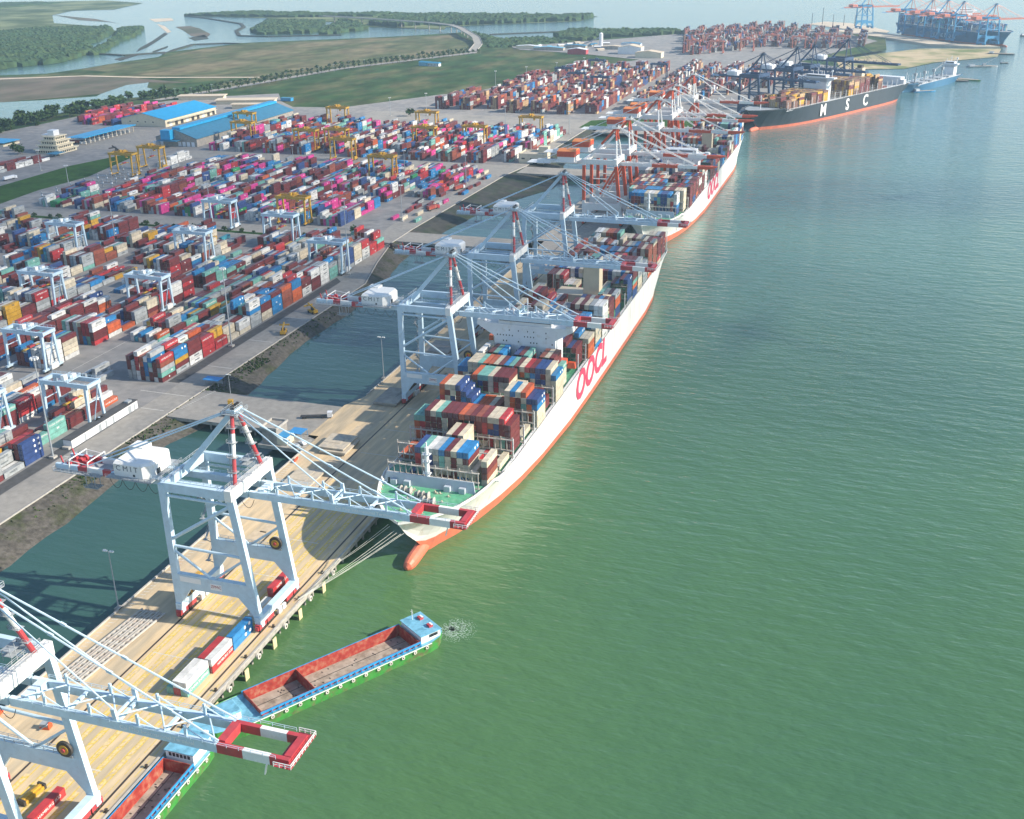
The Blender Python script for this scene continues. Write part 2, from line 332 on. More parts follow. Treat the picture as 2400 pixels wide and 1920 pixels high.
# fields, ponds, far land
Zf = {}
for nm, P, z, mt in [
 ('wet_meadow', [(-1370, 1718), (-1370, 1824), (-1351, 1922), (-1366, 2112), (-1324, 2234), (-1166, 2342), (-1023, 2456), (-958, 2508), (-876, 2369), (-805, 2208), (-808, 2095), (-908, 1816), (-979, 1686), (-1070, 1668), (-1215, 1663)], -.4, 'tan'),
 ('grass_field', [(-947, 1429), (-908, 1565), (-876, 1751), (-763, 2088), (-726, 2140), (-554, 2093), (-430, 2045), (-501, 1892), (-541, 1707), (-569, 1587), (-614, 1525), (-694, 1380), (-763, 1373), (-805, 1418), (-851, 1493)], -.2, 'field'),
 ('mud_flat', [(-1900, 1180), (-1560, 1500), (-1444, 1590), (-1303, 1620), (-1187, 1620), (-1061, 1584), (-1131, 1574), (-1119, 1437), (-1166, 1375), (-1207, 1324), (-1302, 1248), (-1600, 1000)], -.4, 'mud'),
 ('pond', [(-1600, 960), (-1302, 1248), (-1207, 1324), (-1156, 1360), (-1107, 1410), (-1119, 1437), (-1146, 1537), (-1131, 1574), (-1094, 1517), (-1038, 1476), (-1037, 1416), (-1074, 1377), (-1050, 1331), (-1045, 1224), (-1077, 1176), (-1117, 1062), (-1300, 840)], -.3, 'water'),
 ('road', [(-1000, 1395), (-955, 1607), (-917, 1816), (-782, 2121), (-790, 2135), (-772, 2140), (-764, 2112), (-899, 1812), (-937, 1605), (-982, 1390)], -.1, 'road'),
 ('dirt_road', [(-1520, 1515), (-1300, 1640), (-1180, 1640), (-980, 1680), (-980, 1668), (-1180, 1628), (-1300, 1625), (-1515, 1500)], -.25, 'palesand'),
 ('grass_verge', [(-830, 700), (-796, 794), (-783, 839), (-784, 942), (-764, 1023), (-749, 994), (-729, 898), (-734, 834), (-728, 775), (-726, 700)], .06, 'green'),
 ('grass_verge', [(-341, 1290), (-300, 1289), (-190, 1328), (-176, 1348), (-120, 1470), (-240, 1400), (-340, 1345)], .08, 'green'),
 ('yard_access_road', [(-900, 1030), (-770, 1030), (-770, 1290), (-829, 1290), (-829, 1160), (-900, 1160)], .03, 'stain'),
 ]: sheet(nm, P, z, mt)
for nm, P, z, mt in [
 ('marsh', [(-5200, 2000), (-4500, 2900), (-3503, 3349), (-3228, 3742), (-2934, 3880), (-2653, 3722), (-2515, 3365), (-2629, 3298), (-2542, 3087), (-2286, 2778), (-2014, 2664), (-1959, 2590), (-2138, 2392), (-2352, 2160), (-3200, 1300)], -4.6, 'farland'),
 ('peninsula', [(-2060, 3095), (-1934, 3274), (-1590, 3208), (-1446, 3290), (-1160, 3231), (-793, 3198), (-798, 3009), (-1013, 2863), (-1085, 2775), (-1060, 2702), (-1222, 2738), (-1288, 2757), (-1467, 2907), (-1534, 2900), (-1749, 3036)], -4.5, 'farland'),
 ('sand_bank', [(-96, 2130), (-20, 2271), (51, 2377), (198, 2400), (181, 2246), (74, 2133), (22, 2023), (-82, 1993)], -4.3, 'sand'),
 ('sand_spit', [(-206, 2980), (-169, 3065), (-106, 3018), (-50, 2898), (-9, 2787), (-16, 2742), (-101, 2821)], -4.4, 'palesand'),
 ('tidal_mud', [(-2300, 2100), (-1990, 2560), (-1760, 2280), (-1700, 2150), (-1560, 1990), (-1900, 2050)], -4.8, 'mud')]: sheet(nm, P, z, mt)
for nm, P, mt in [('mud_bar', [(-1501, 2060), (-1542, 2159), (-1635, 2341), (-1711, 2486), (-1749, 2529), (-1628, 2300), (-1549, 2139)], 'mudbank'), ('mud_bar', [(-1455, 1924), (-1483, 2030), (-1455, 2002), (-1423, 1900)], 'mudbank'), ('sand_bar', [(-1956, 2796), (-1875, 2693), (-1726, 2508), (-1747, 2554), (-1879, 2720)], 'palesand'), ('sand_bar', [(-1830, 2698), (-1805, 2729), (-1730, 2657), (-1599, 2501), (-1555, 2417), (-1608, 2432), (-1728, 2581)], 'mud'), ('mud_bar', [(-1590, 2390), (-1602, 2478), (-1526, 2378), (-1529, 2323)], 'mudbank'), ('sand_bar', [(-2100, 2966), (-2049, 3004), (-1979, 2914), (-1999, 2851)], 'palesand'), ('mud_bar', [(-2543, 3095), (-2275, 2948), (-2067, 2784), (-2142, 2835), (-2290, 2894)], 'mud'), ('mud_bar', [(-1476, 2081), (-1518, 2200), (-1495, 2166), (-1452, 2051)], 'mudbank')]: sheet(nm, P, -4.86, mt)
rv = MB(); rv.prism([(-174, 2743), (-82, 2777), (37, 2606), (120, 2454), (169, 2444), (196, 2408), (150, 2400), (68, 2440), (-10, 2570), (-111, 2700)], -5, -1)
tag(rv.build('far_quay', 'palesand'), kind='structure')
for dk in ([(-2051, 3082), (-1931, 3005), (-1700, 2813), (-1629, 2710), (-1579, 2587), (-1492, 2457), (-1405, 2446), (-1249, 2512)], [(-896, 2573), (-735, 2685)], [(-1405, 2020), (-1440, 2107), (-1473, 2230), (-1418, 2268), (-1359, 2265)], [(-1660, 2080), (-1560, 2010), (-1480, 1990), (-1430, 2060)]):
    b = MB()
    for p, q in zip(dk, dk[1:]): b.beam((*p, -4.2), (*q, -4.2), 9, 2.4)
    tag(b.build('dike', 'mudbank'), kind='structure')
# wooded far shores: canopies that read as one mass
def woods(name, P, zb, h, cell, label):
    xs = [p[0] for p in P]; ys = [p[1] for p in P]; x0, y0 = min(xs), min(ys); nx = int((max(xs)-x0)/cell)+1; ny = int((max(ys)-y0)/cell)+1
    b = MB(); Hh = {}
    def H(i, j):
        if (i, j) not in Hh: Hh[i, j] = (x0+i*cell+rnd.uniform(-.35, .35)*cell, y0+j*cell+rnd.uniform(-.35, .35)*cell, zb+h*rnd.uniform(.45, 1.15))
        return Hh[i, j]
    for i in range(nx):
        for j in range(ny):
            if inpoly(x0+(i+.5)*cell, y0+(j+.5)*cell, P):
                c = [H(i, j), H(i+1, j), H(i+1, j+1), H(i, j+1)]
                mx = (sum(p[0] for p in c)/4, sum(p[1] for p in c)/4, max(p[2] for p in c)+h*.35*rnd.random())
                for k in range(4): b.q([c[k], c[(k+1) % 4], mx])
                for (di, dj, k) in ((-1, 0, 3), (1, 0, 1), (0, -1, 0), (0, 1, 2)):
                    if not inpoly(x0+(i+di+.5)*cell, y0+(j+dj+.5)*cell, P):
                        p, q = c[k], c[(k+1) % 4]; b.q([p, (p[0], p[1], zb), (q[0], q[1], zb), q])
    o = b.build(name, 'mangrove'); tag(o, label, 'woods', None, 'stuff')
woods('mangrove_woods', [(-3200, 1700), (-2432, 2236), (-2176, 2436), (-2118, 2544), (-1982, 2614), (-1866, 2476), (-1802, 2347), (-1740, 2242), (-1716, 2155), (-1655, 2109), (-1573, 2000), (-1534, 1896), (-1521, 1834), (-1538, 1780), (-1554, 1723), (-1683, 1527), (-2400, 1000)], -4.6, 9, 13, 'broad dark mangrove wood at the far left of the river')
woods('mangrove_woods', [(-1921, 2584), (-1882, 2626), (-1809, 2508), (-1735, 2378), (-1686, 2250), (-1545, 2005), (-1549, 1972), (-1609, 2080), (-1713, 2274)], -4.8, 8, 11, 'narrow mangrove strip along the river bank beside the broad wood')
woods('mangrove_woods', [(-1537, 2592), (-1649, 2878), (-1482, 2866), (-1405, 2710), (-1344, 2545), (-1460, 2497)], -4.8, 9, 12, 'round mangrove island ringed by a thin dike in the river')
woods('mangrove_woods', [(-1354, 2616), (-1426, 2873), (-1453, 2928), (-1351, 2824), (-1264, 2676), (-1270, 2555), (-1294, 2506)], -4.8, 9, 12, 'mangrove island at the far end of the elevated road')
woods('mangrove_woods', [(-1325, 2827), (-1396, 3156), (-1137, 3147), (-797, 3160), (-803, 3026), (-1017, 2873), (-1094, 2800), (-1157, 2846), (-1222, 2758)], -4.5, 10, 14, 'long wooded peninsula pointing right into the open water')
woods('mangrove_woods', [(-2060, 3095), (-1934, 3254), (-1590, 3188), (-1440, 3250), (-1450, 3120), (-1700, 3060)], -4.5, 7, 14, 'pale scrub wood along the far shore left of the peninsula')
woods('mangrove_woods', [(-719, 2520), (-716, 2640), (-478, 2651), (-445, 2600), (-583, 2498), (-620, 2400), (-690, 2425)], -.6, 8, 11, 'wood on the shore behind the far container yard')
woods('mangrove_woods', [(-921, 2556), (-809, 2387), (-741, 2456), (-636, 2375), (-738, 2236), (-777, 2230)], -4.8, 8, 11, 'scrub wood beside the ramp of the elevated road')
woods('mangrove_woods', [(-4300, 2500), (-3503, 3300), (-3228, 3690), (-3000, 3700), (-3000, 3000), (-3400, 2400)], -4.6, 5, 22, 'pale marsh scrub at the top left corner')
# ------------------------------------------------------------------ quays and access bridges
def slab(name, poly, mat, z0=-1.7, side='concrete'):
    b = MB(); n = len(poly)
    b.q([(x, y, 0) for x, y in poly], 0)
    for i in range(n):
        p, q = poly[i], poly[(i+1) % n]; b.q([(*p, z0), (*q, z0), (*q, 0), (*p, 0)], 1)
    b.q([(x, y, z0) for x, y in reversed(poly)], 1)
    return tag(b.build(name, [mat, side]), kind='structure')
Q1 = [(-173.5, 40), (-173.5, 745), (-231, 745), (-231, 462), (-236, 449), (-236, 411), (-231, 409), (-231, 40)]
slab('quay', Q1, 'deck'); slab('quay', [(-181, 747), (-181, 1326), (-240, 1300), (-240, 747)], 'stain')
for a, c, y0, y1 in ((-313, -236.3, 413, 447), (-341, -231, 748, 776), (-330, -240.3, 1016, 1048), (-316, -240.3, 1262, 1284)): slab('access_bridge', [(c, y0), (c, y1), (a, y1), (a, y0)], 'road')
slab('hut_platform', [(-231.3, 397), (-231.3, 412.6), (-254, 412.6), (-254, 397)], 'concrete')
pl = MB()
for y in range(46, 745, 6):
    for x in (-175.2, -185, -200, -215, -229.5): pl.tube((x, y, -7), (x, y, -1.6), .5, 0, 6)
for y in range(752, 1300, 9):
    for x in (-183, -210, -238): pl.tube((x, y, -7), (x, y, -1.6), .5, 0, 6)
for y0 in (415, 428, 445, 750, 774, 1018, 1046):
    for x in range(-306, -240, 8): pl.tube((x, y0, -7), (x, y0, -1.6), .5, 0, 6)
tag(pl.build('quay_piles', 'concrete'), kind='structure')
def rails_and_lines():
    b = MB()
    for x in (-207.2, -177.3): b.box(x-.32, x+.32, 41, 744, .004, .06)
    for x in (-216.5, -185.5): b.box(x-.3, x+.3, 748, 1300, .004, .06)
    tag(b.build('crane_rails', 'rail'), kind='structure')
    b = MB()
    for x in (-204.6, -200.2, -195.8, -191.4, -187.0, -182.4):
        for dx in (-.75, .75):
            y = 60
            while y < 352:
                L = rnd.uniform(10, 26); b.q([(x+dx-.2, y, .012), (x+dx+.2, y, .012), (x+dx+.2, y+L, .012), (x+dx-.2, y+L, .012)]); y += L+rnd.choice((.3, 1.2, 2.6))
        y = 62
        while y < 352:
            b.q([(x-.7, y, .016), (x-.7, y+.5, .016), (x+.7, y+1.8, .016), (x+.7, y+1.3, .016)]); y += rnd.uniform(4, 9)
    for x in (-175.6, -178.9):
        for y in range(60, 360, 9): b.q([(x-.1, y, .012), (x+.1, y, .012), (x+.1, y+7, .012), (x-.1, y+7, .012)])
    tag(b.build('yellow_lane_markings', 'yellowline'), kind='structure')
    b = MB()
    for y in range(90, 745, 26): b.q([(-205, y, .02), (-186, y, .02), (-186, y+.35, .02), (-205, y+.35, .02)])
    for y in range(70, 400, 2):
        b.q([(-229.6, y, .02), (-227.7, y+.5, .02), (-227.7, y+.8, .02), (-229.6, y+.3, .02)])
    tag(b.build('white_deck_markings', 'whiteline'), kind='structure')
    b = MB()
    for k in range(60):
        x = rnd.uniform(-226, -180); y = rnd.uniform(80, 730); a = rnd.uniform(2, 6); c = rnd.uniform(4, 18)
        b.q([(x, y, .006), (x+a, y, .006), (x+a, y+c, .006), (x, y+c, .006)])
    tag(b.build('deck_patches', 'deckpatch'), kind='structure')
    b = MB()
    for x in (-204.6, -200.2, -195.8, -191.4, -187.0, -182.4):
        y = 60
        while y < 352: L = rnd.uniform(20, 60); b.q([(x-.85, y, .009), (x+.85, y, .009), (x+.85, y+L, .009), (x-.85, y+L, .009)]); y += L+rnd.uniform(1, 8)
    tag(b.build('yellow_lane_wash', 'yellowwash'), kind='structure')
    b = MB(); b.box(-174.1, -173.35, 41, 744.5, .006, .3); b.box(-231.2, -230.6, 41, 396, .006, .55); b.box(-231.2, -230.6, 464, 744, .006, .5)
    tag(b.build('quay_kerb', 'kerb'), kind='structure')
rails_and_lines()
# fenders, bollards
def fenders():
    proto = thing('fender', '', 'fender', group='cream fenders along the quay edge')
    b = MB(); b.box(.9, 1.2, -1.1, 1.1, -5.4, -1.2, 0); b.build('fender_panel', 'fender', proto)
    c = MB(); c.tube((0, 0, -2.6), (.9, 0, -2.6), .8, 0, 10, .55); c.beam((.3, -.9, -1.9), (1, -.9, -3), .1); c.build('rubber_cone', 'tyre', proto)
    t0 = thing('tyre_fender', '', 'tyre fender', group='round tyre fenders along the quay edge')
    b = MB(); b.tube((.1, 0, -1.9), (1.0, 0, -1.9), 1.0, 0, 12); b.build('tyre', 'palerubber', t0); c = MB(); c.tube((.9, 0, -1.9), (1.06, 0, -1.9), .45, 0, 8); c.build('tyre_hub', 'tyre', t0)
    bo = thing('bollard', '', 'bollard', group='bollards along the quay edge')
    b = MB(); b.tube((0, 0, .05), (0, 0, .55), .42, 0, 8, .3); b.tube((0, 0, .55), (0, 0, .85), .36, 0, 8, .5); b.build('bollard_post', 'rail', bo); c = MB(); c.box(-.65, .65, -.65, .65, .03, .09); c.build('base_plate', 'steeldark', bo)
    ys = [142+17.7*k for k in range(10)]
    for k, y in enumerate(ys):
        for pr, dy, x, lab in ((proto, 0, -173.4, '%s cream fender panel below the quay edge, counted from the bottom'), (t0, 8.3, -173.4, '%s round tyre fender below the quay edge, counted from the bottom'), (bo, 4.2, -174.8, '%s rusty bollard on the quay edge, counted from the bottom')):
            if k == 0: o = pr; o.location = (x, y+dy, 0); o['label'] = lab % ORD[1]
            else: dup(pr, (x, y+dy, 0), 0, lab % ORD[k+1])
fenders()
# ------------------------------------------------------------------ trees
def crown_mb(h, r, n, sz, seed, flat=1.0):
    q = random.Random(seed); b = MB()
    lobes = [(q.uniform(-.55, .55)*r, q.uniform(-.55, .55)*r, h*q.uniform(.5, .85), r*q.uniform(.4, .7)) for _ in range(6)]
    for i in range(n):
        x, y, z, rr = q.choice(lobes); v = Vector((q.gauss(0, 1), q.gauss(0, 1), q.gauss(0, .8))).normalized()*rr*q.uniform(.55, 1.1)
        c = Vector((x+v.x, y+v.y, z+v.z*flat)); a = Vector((q.gauss(0, 1), q.gauss(0, 1), q.gauss(0, .6))).normalized(); e = a.cross(Vector((q.gauss(0, 1), q.gauss(0, 1), q.gauss(0, 1)))).normalized(); s = sz*q.uniform(.6, 1.3)
        b.q([c-a*s, c-e*s*.7, c+a*s, c+e*s*.7])
    return b
def tree(label, loc, h, r, seed, group, n=150, name='broadleaf_tree'):
    t = thing(name, label, 'tree', loc, 0, group)
    b = MB(); b.tube((0, 0, -.2), (.1, 0, h*.5), h*.035, 0, 6, h*.02)
    for k in range(3): b.tube((.1, 0, h*.42), (r*.5*math.cos(k*2.1), r*.5*math.sin(k*2.1), h*.68), h*.015, 0, 5, h*.006)
    b.build('trunk', 'bark', t); crown_mb(h, r, n, r*.28, seed).build('crown', 'leaf', t); return t
def along(P, step, side):
    L = [0]
    for a, b in zip(P, P[1:]): L.append(L[-1]+math.dist(a, b))
    t = 4; out = []
    while t < L[-1]:
        k = max(i for i in range(len(P)-1) if L[i] <= t); f = (t-L[k])/(L[k+1]-L[k]); a, b = P[k], P[k+1]; d = Vector((b[0]-a[0], b[1]-a[1])).normalized()
        out.append((a[0]+(b[0]-a[0])*f+d.y*side, a[1]+(b[1]-a[1])*f-d.x*side)); t += step
    return out
ta = [tree('small round street tree in the avenue along the straight road', (0, 0, -900), 8+k, 3.4+.4*k, 20+k, 'avenue trees along the straight road', 90) for k in range(3)]
used = [0, 0, 0]
for i, (x, y) in enumerate(along([(-991, 1393), (-946, 1607), (-908, 1816), (-773, 2117)], 13, 15)+along([(-991, 1393), (-946, 1607), (-908, 1816), (-773, 2117)], 13, -15)):
    k = rnd.randrange(3); s = rnd.uniform(.8, 1.15); x += rnd.uniform(-1.5, 1.5); y += rnd.uniform(-2, 2)
    if not used[k]: used[k] = 1; ta[k].location = (x, y, -.3); continue
    dup(ta[k], (x, y, -.3), rnd.uniform(0, 6), scale=(s, s, s))
tb = [tree('leafy tree in the dense belt between pond and port', (0, 0, -900), 10+k, 6+.6*k, 40+k, 'trees in the belt between pond and port', 190) for k in range(3)]
used = [0, 0, 0]; BELT = [(-1090, 1020), (-1063, 1160), (-1047, 1224), (-1052, 1331), (-1039, 1416), (-1024, 1470), (-985, 1420), (-990, 1362), (-1001, 1269), (-1000, 1174), (-1000, 1080), (-985, 1010), (-1000, 930)]
nb = 0
while nb < 120:
    x = rnd.uniform(-1120, -960); y = rnd.uniform(920, 1470)
    if not inpoly(x, y, BELT): continue
    nb += 1; k = rnd.randrange(3); s = rnd.uniform(.75, 1.2)
    if not used[k]: used[k] = 1; tb[k].location = (x, y, -.4); continue
    dup(tb[k], (x, y, -.4), rnd.uniform(0, 6), scale=(s, s, s*rnd.uniform(.8, 1.1)))
ts = tree('low dark shrub in the kerb strip between two yard blocks', (-665, 745, 0), 3, 2.2, 60, 'shrubs in the strip between the yard blocks', 80, 'shrub')
for i in range(26):
    x = -648+i*9.6+rnd.uniform(-4, 4); s = rnd.uniform(.5, 1.3); dup(ts, (x, 744-.012*(x+660)+rnd.uniform(-1, 1), 0), rnd.uniform(0, 6), scale=(s, s, s))
sg = sheet('shrub_strip', [(-670, 741), (-372, 738), (-372, 743), (-670, 748)], .06, 'green')
for i, (x, y, h, r, lab) in enumerate([(-393, 748, 6, 3.5, 'bushy tree at the end of the shrub strip by the service road'), (-377, 756, 6.5, 4.2, 'wide bushy tree beside the parked flatbed trailers'), (-572, 1330, 9, 6, 'lone dark tree behind the far edge of the second yard'), (-883, 985, 9, 6, 'broad tree in front of the stepped control building'), (-905, 1000, 8, 5, 'round tree left of the stepped control building'), (-868, 1040, 7, 4.5, 'tree squeezed between control building and gate canopy'), (-930, 975, 7, 4.5, 'small tree beside the blue roofed parking shelter')]):
    tree(lab, (x, y, 0), h, r, 80+i, None)
# scattered ground cover on the bank
gc = MB()
for i in range(900):
    y = rnd.choice((rnd.uniform(330, 440), rnd.uniform(445, 500), rnd.uniform(250, 620))); f = rnd.uniform(.03, .6); x = -314+14*f; z = -.2-3.2*f; s = rnd.uniform(.3, .9)
    for k in range(3):
        a = rnd.uniform(0, 6.3); dx, dy = math.cos(a)*s, math.sin(a)*s; gc.q([(x-dx, y-dy, z-.2), (x+dx, y+dy, z-.2), (x+dx*.4+rnd.uniform(-.3, .3), y+dy*.4, z+s*1.1)])
tag(gc.build('bank_weeds', 'leaf'), 'tufts of weeds scattered over the rubble bank', 'weeds', None, 'stuff')
# ------------------------------------------------------------------ ship-to-shore cranes
def banded(b, a, c, wd, h, seq, up=(0, 0, 1)):
    a = Vector(a); c = Vector(c)
    for (f0, f1, mi) in seq: b.beam(a.lerp(c, f0), a.lerp(c, f1), wd, h, mi, up)
def build_sts(st, label, loc, rz, group):
    t = thing('ship_to_shore_crane', label, 'quay crane', loc, rz, group)
    leg, boom, band1, band2, rail = st['leg'], st['boom'], st['band1'], st['band2'], st['rail']
    dy = st.get('dy', 3.9); tip = st.get('tip', 70); Yb = 11.9; det = st.get('detail', True); legseq = st.get('legseq', [(0, 1, 0)])
    for s in (-1, 1):
        b = MB(); banded(b, (-31, s*Yb, 1.4), (-31, s*Yb, 50), 2.3, 1.8, legseq); b.build('landside_leg', leg, t)
        b = MB(); banded(b, (-.8, s*Yb, 1.4), (-6.3, s*Yb, 50), 2.5, 1.8, legseq); b.build('seaside_leg', leg, t)
        b = MB(); b.beam((-31, s*Yb, 14.2), (-2.4, s*Yb, 14.2), 1.9, 5.2)
        for q in ([(-29.9, 11.6), (-25.5, 11.6), (-29.9, 5.5)], [(-3.2, 11.6), (-7.5, 11.6), (-2.4, 5.5)]):
            b.hexa([(x, s*Yb-.85, z) for x, z in q], [(x, s*Yb+.85, z) for x, z in q])
        pb = b.build('portal_beam', leg, t)
        if det and s == -1:
            k = MB(); k.box(-17.5, -13.2, -Yb-1.02, -Yb-.96, 12.9, 15.3); sg = k.build('sign_board', 'whiteletter', pb)
            k = MB(); k.box(-29, -21, -Yb-1.02, -Yb-.96, 14.2, 16.2); k.build('sign_board', 'whiteletter', pb)
            lettering(text_mesh('ZPMC', 1.5, 'red', .02), '-y', (-15.35, -Yb-1.05, 14.2), pb)
        if det and s == 1:
            k = MB(); k.rails([(-29, Yb+.8, 16.8), (-7, Yb+.8, 16.8)], 1.1, .06, 0, 3); k.rails([(-29, Yb-.8, 16.8), (-7, Yb-.8, 16.8)], 1.1, .06, 0, 3); k.build('walkway_railing', rail, pb)
        b = MB(); b.beam((-31.2, s*Yb, 49), (-6, s*Yb, 49), 1.5, 3.2); b.build('top_beam', leg, t)
    for br in st['braces']:
        for s in (-1, 1):
            b = MB(); (x0, z0), (x1, z1), r, seq = br
            if seq: banded(b, (x0, s*Yb, z0), (x1, s*Yb, z1), r*2, r*1.6, seq)
            else: b.tube((x0, s*Yb, z0), (x1, s*Yb, z1), r, 0, 8)
            b.build('brace', leg, t)
    for x in (-31, -.9):
        b = MB(); b.box(x-1.1, x+1.1, -13.2, 13.2, 2.7, 5.2); sb = b.build('sill_beam', leg if not st.get('sill') else st['sill'], t)
        for s in (-1, 1):
            k = MB()
            for c in (6.6, 11.6):
                k.box(x-.95, x+.95, min(s*(c-2.2), s*(c+2.2)), max(s*(c-2.2), s*(c+2.2)), .75, 2.7)
                for d in (-1.6, -.5, .6, 1.7): k.tube((x-1.0, s*c+d, .5), (x+1.0, s*c+d, .5), .48, 1, 8)
            k.box(x-.5, x+.5, min(s*13.2, s*14.3), max(s*13.2, s*14.3), .7, 2.2, 0)
            k.build('bogie', [st['bogie'], 'steeldark'], sb)
        if det:
            k = MB(); k.box(x+1.15, x+1.9, -2.6, -.6, .4, 2.6); k.box(x+1.15, x+1.9, .2, 2.2, .4, 2.2); k.build('power_cabinet', 'cranewhite', sb)
    b = MB(); b.box(-7.5, -5.0, -13.2, 13.2, 47.4, 51.2); b.build('sea_cross_beam', st['cross'], t)
    b = MB(); b.box(-32.2, -30, -11, 11, 47.6, 50.4); b.build('land_cross_beam', leg, t)
    gz0, gz1 = 44.8, 47.1
    for s in (-1, 1):
        y = s*dy; b = MB()
        for (x0, x1, mi) in st['girder']: b.box(x0, x1, y-.58, y+.58, gz0, gz1, mi)
        if det: b.rails([(-56, y+s*1.0, gz1), (-5, y+s*1.0, gz1)], 1.1, .05, 0, 2.5); b.box(-56, -5, y+min(0, s*1.3), y+max(0, s*1.3), gz1-.1, gz1+.05, 0)
        g = b.build('trolley_girder', [boom, band1, band2], t)
        b = MB()
        for (x0, x1, mi) in st['boomseq']: b.box(x0, x1, y-.58, y+.58, gz0+.1, gz1+.1, mi)
        if st.get('taper'): b.hexa([(tip-4, y-.65, gz0+.1), (tip-4, y+.65, gz0+.1), (tip-4, y+.65, gz1+.1), (tip-4, y-.65, gz1+.1)], [(tip+3.5, y-.4, gz1-.6), (tip+3.5, y+.4, gz1-.6), (tip+3.5, y+.4, gz1), (tip+3.5, y-.4, gz1)], 2)
        if det:
            b.rails([(0, y+s*.9, gz1+.1), (tip-3, y+s*.9, gz1+.1)], 1.0, .045, 0, 3)
        bm = b.build('boom_girder', [boom, band1, band2], t)
        if st.get('text') and s == -1: lettering(text_mesh(st['text'], 1.55, 'whiteletter', .03), '-y', (36.5, y-.62, 46.1), bm)
    b = MB()
    b.box(51.6, 53.6, -dy+.66, dy-.66, gz0+.4, gz1+.5, 1); b.box(-1.5, .8, -dy+.66, dy-.66, gz0+.6, gz1+.6, 0)
    for i, x in enumerate((12, 25.5, 38)):
        b.box(x-.4, x+.4, -dy+.66, dy-.66, gz1-.8, gz1-.1, 0)
    xs = [0.5, 6.5, 12.5, 19, 25.5, 32, 38.5, 45, 51.5]
    for i, (x0, x1) in enumerate(zip(xs, xs[1:])):
        s = 1 if i % 2 else -1; b.tube((x0, s*dy, gz1+1.3 if i % 2 == 0 else gz1), (x1, -s*dy, gz1+.2), .2, 0, 6)
    for x in (6, 18.5, 31.5, 44):
        for s in (-1, 1): b.beam((x, s*dy, gz1), (x, s*dy, gz1+3.1), .55, .55, 0); b.tube((x, s*dy, gz1+2.6), (x+5, s*dy, gz1), .17, 0, 5)
    if det: b.beam((25.5, -dy, gz1), (25.2, -dy, gz1+3.2), 1.1, .7, 0); b.beam((25.5, dy, gz1), (25.2, dy, gz1+3.2), 1.1, .7, 0); b.beam((25.3, -dy, gz1+1.2), (25.3, dy, gz1+1.2), .5, .5)
    b.build('boom_bracing', [boom, band1], t)
    b = MB(); b.box(tip-2.5, tip+.5, -dy-.8, dy+.8, gz1-1.3, gz1-.9, 0); b.box(tip-1.8, tip, -dy+.66, dy-.66, gz0+.5, gz1+.2, 0)
    if det:
        b.rails([(tip-3, -dy-2.0, gz1-.9), (tip+1.2, -dy-2, gz1-.9), (tip+1.2, dy+2, gz1-.9), (tip-3, dy+2, gz1-.9)], 1.2, .07, 1, 1.2); b.box(tip-3, tip+1.2, -dy-2, dy+2, gz1-1.0, gz1-.86, 0)
        for y in (-2, 0, 2): b.box(tip-1.6, tip-.2, y-.5, y+.5, gz1-.86, gz1-.1, 0)
        b.beam((tip-5.5, -dy-.7, gz0+.2), (tip-6.2, -dy-.7, gz0-2.6), .25, .6, 1)
    b.build('boom_tip', [band1, band2], t)
    # apex frame
    ax, az = -8.7, 73.5
    for s in (-1, 1):
        b = MB(); a = Vector((ax, s*1.4, az)); c = Vector((-6.3, s*8.2, 51))
        for f0, f1, mi in st['mastseq']: b.tube(a.lerp(c, f0), a.lerp(c, f1), .68, mi, 9)
        if det:
            for f in (.22, .42, .62, .82):
                p = a.lerp(c, f); b.box(p.x-1.9, p.x+1.2, p.y-1.1, p.y+1.1, p.z-.06, p.z+.06, 2); b.rails([(p.x-1.9, p.y-1.1, p.z), (p.x+1.2, p.y-1.1, p.z)], 1, .05, 2, 1.5); b.rails([(p.x-1.9, p.y+1.1, p.z), (p.x-1.9, p.y-1.1, p.z)], 1, .05, 2, 1.5)
                b.tube((p.x-1.7, p.y, p.z), a.lerp(c, min(1, f+.2))-Vector((1.2, 0, 0)), .12, 2, 4)
        b.build('apex_mast', [band1, band2, rail], t)
        b = MB()
        b.tube((ax-.6, s*1.2, az), (-66, s*dy, gz1+.4), .27, 0, 6); b.build('back_stay', boom, t)
        b = MB(); b.tube((ax+.5, s*1.3, az+.3), (25.4, s*dy, gz1+3), .22, 0, 6); b.tube((ax+.7, s*1.4, az+.6), (52.4, s*dy, gz1+.8), .26, 0, 6)
        for f in (.3, .55, .8):
            p = Vector((ax+.7, s*1.4, az+.6)).lerp(Vector((52.4, s*dy, gz1+.8)), f); b.beam(p-Vector((.7, 0, -.25)), p+Vector((.7, 0, -.25)), .5, .7)
        b.build('fore_stay', boom, t)
    b = MB(); banded(b, (ax-.4, 0, az-.5), (-29, -1.2, 50.4), 1.5, 1.8, st.get('strut', [(0, 1, 0)])); b.build('back_strut', leg, t)
    b = MB(); b.box(ax-1.4, ax+1.6, -2.4, 2.4, az-.4, az+.7, 0)
    for y in (-1.8, -1.1, .4, 1.1, 1.8): b.tube((ax+.4, y-.15, az+1.2), (ax+.4, y+.15, az+1.2), .85, 1, 10)
    b.box(ax-2.8, ax+2.8, -3.4, 3.4, az-.7, az-.5, 2)
    b.rails([(ax-2.8, -3.4, az-.5), (ax+2.8, -3.4, az-.5), (ax+2.8, 3.4, az-.5), (ax-2.8, 3.4, az-.5), (ax-2.8, -3.4, az-.5)], 1.2, .06, 2, 1.4)
    b.rails([(ax-1.4, -2.4, az+.7), (ax+1.6, -2.4, az+.7), (ax+1.6, 2.4, az+.7), (ax-1.4, 2.4, az+.7)], 1.2, .06, 2, 1.4)
    b.build('apex_platform', [leg[0] if isinstance(leg, list) else leg, 'steeldark', rail], t)
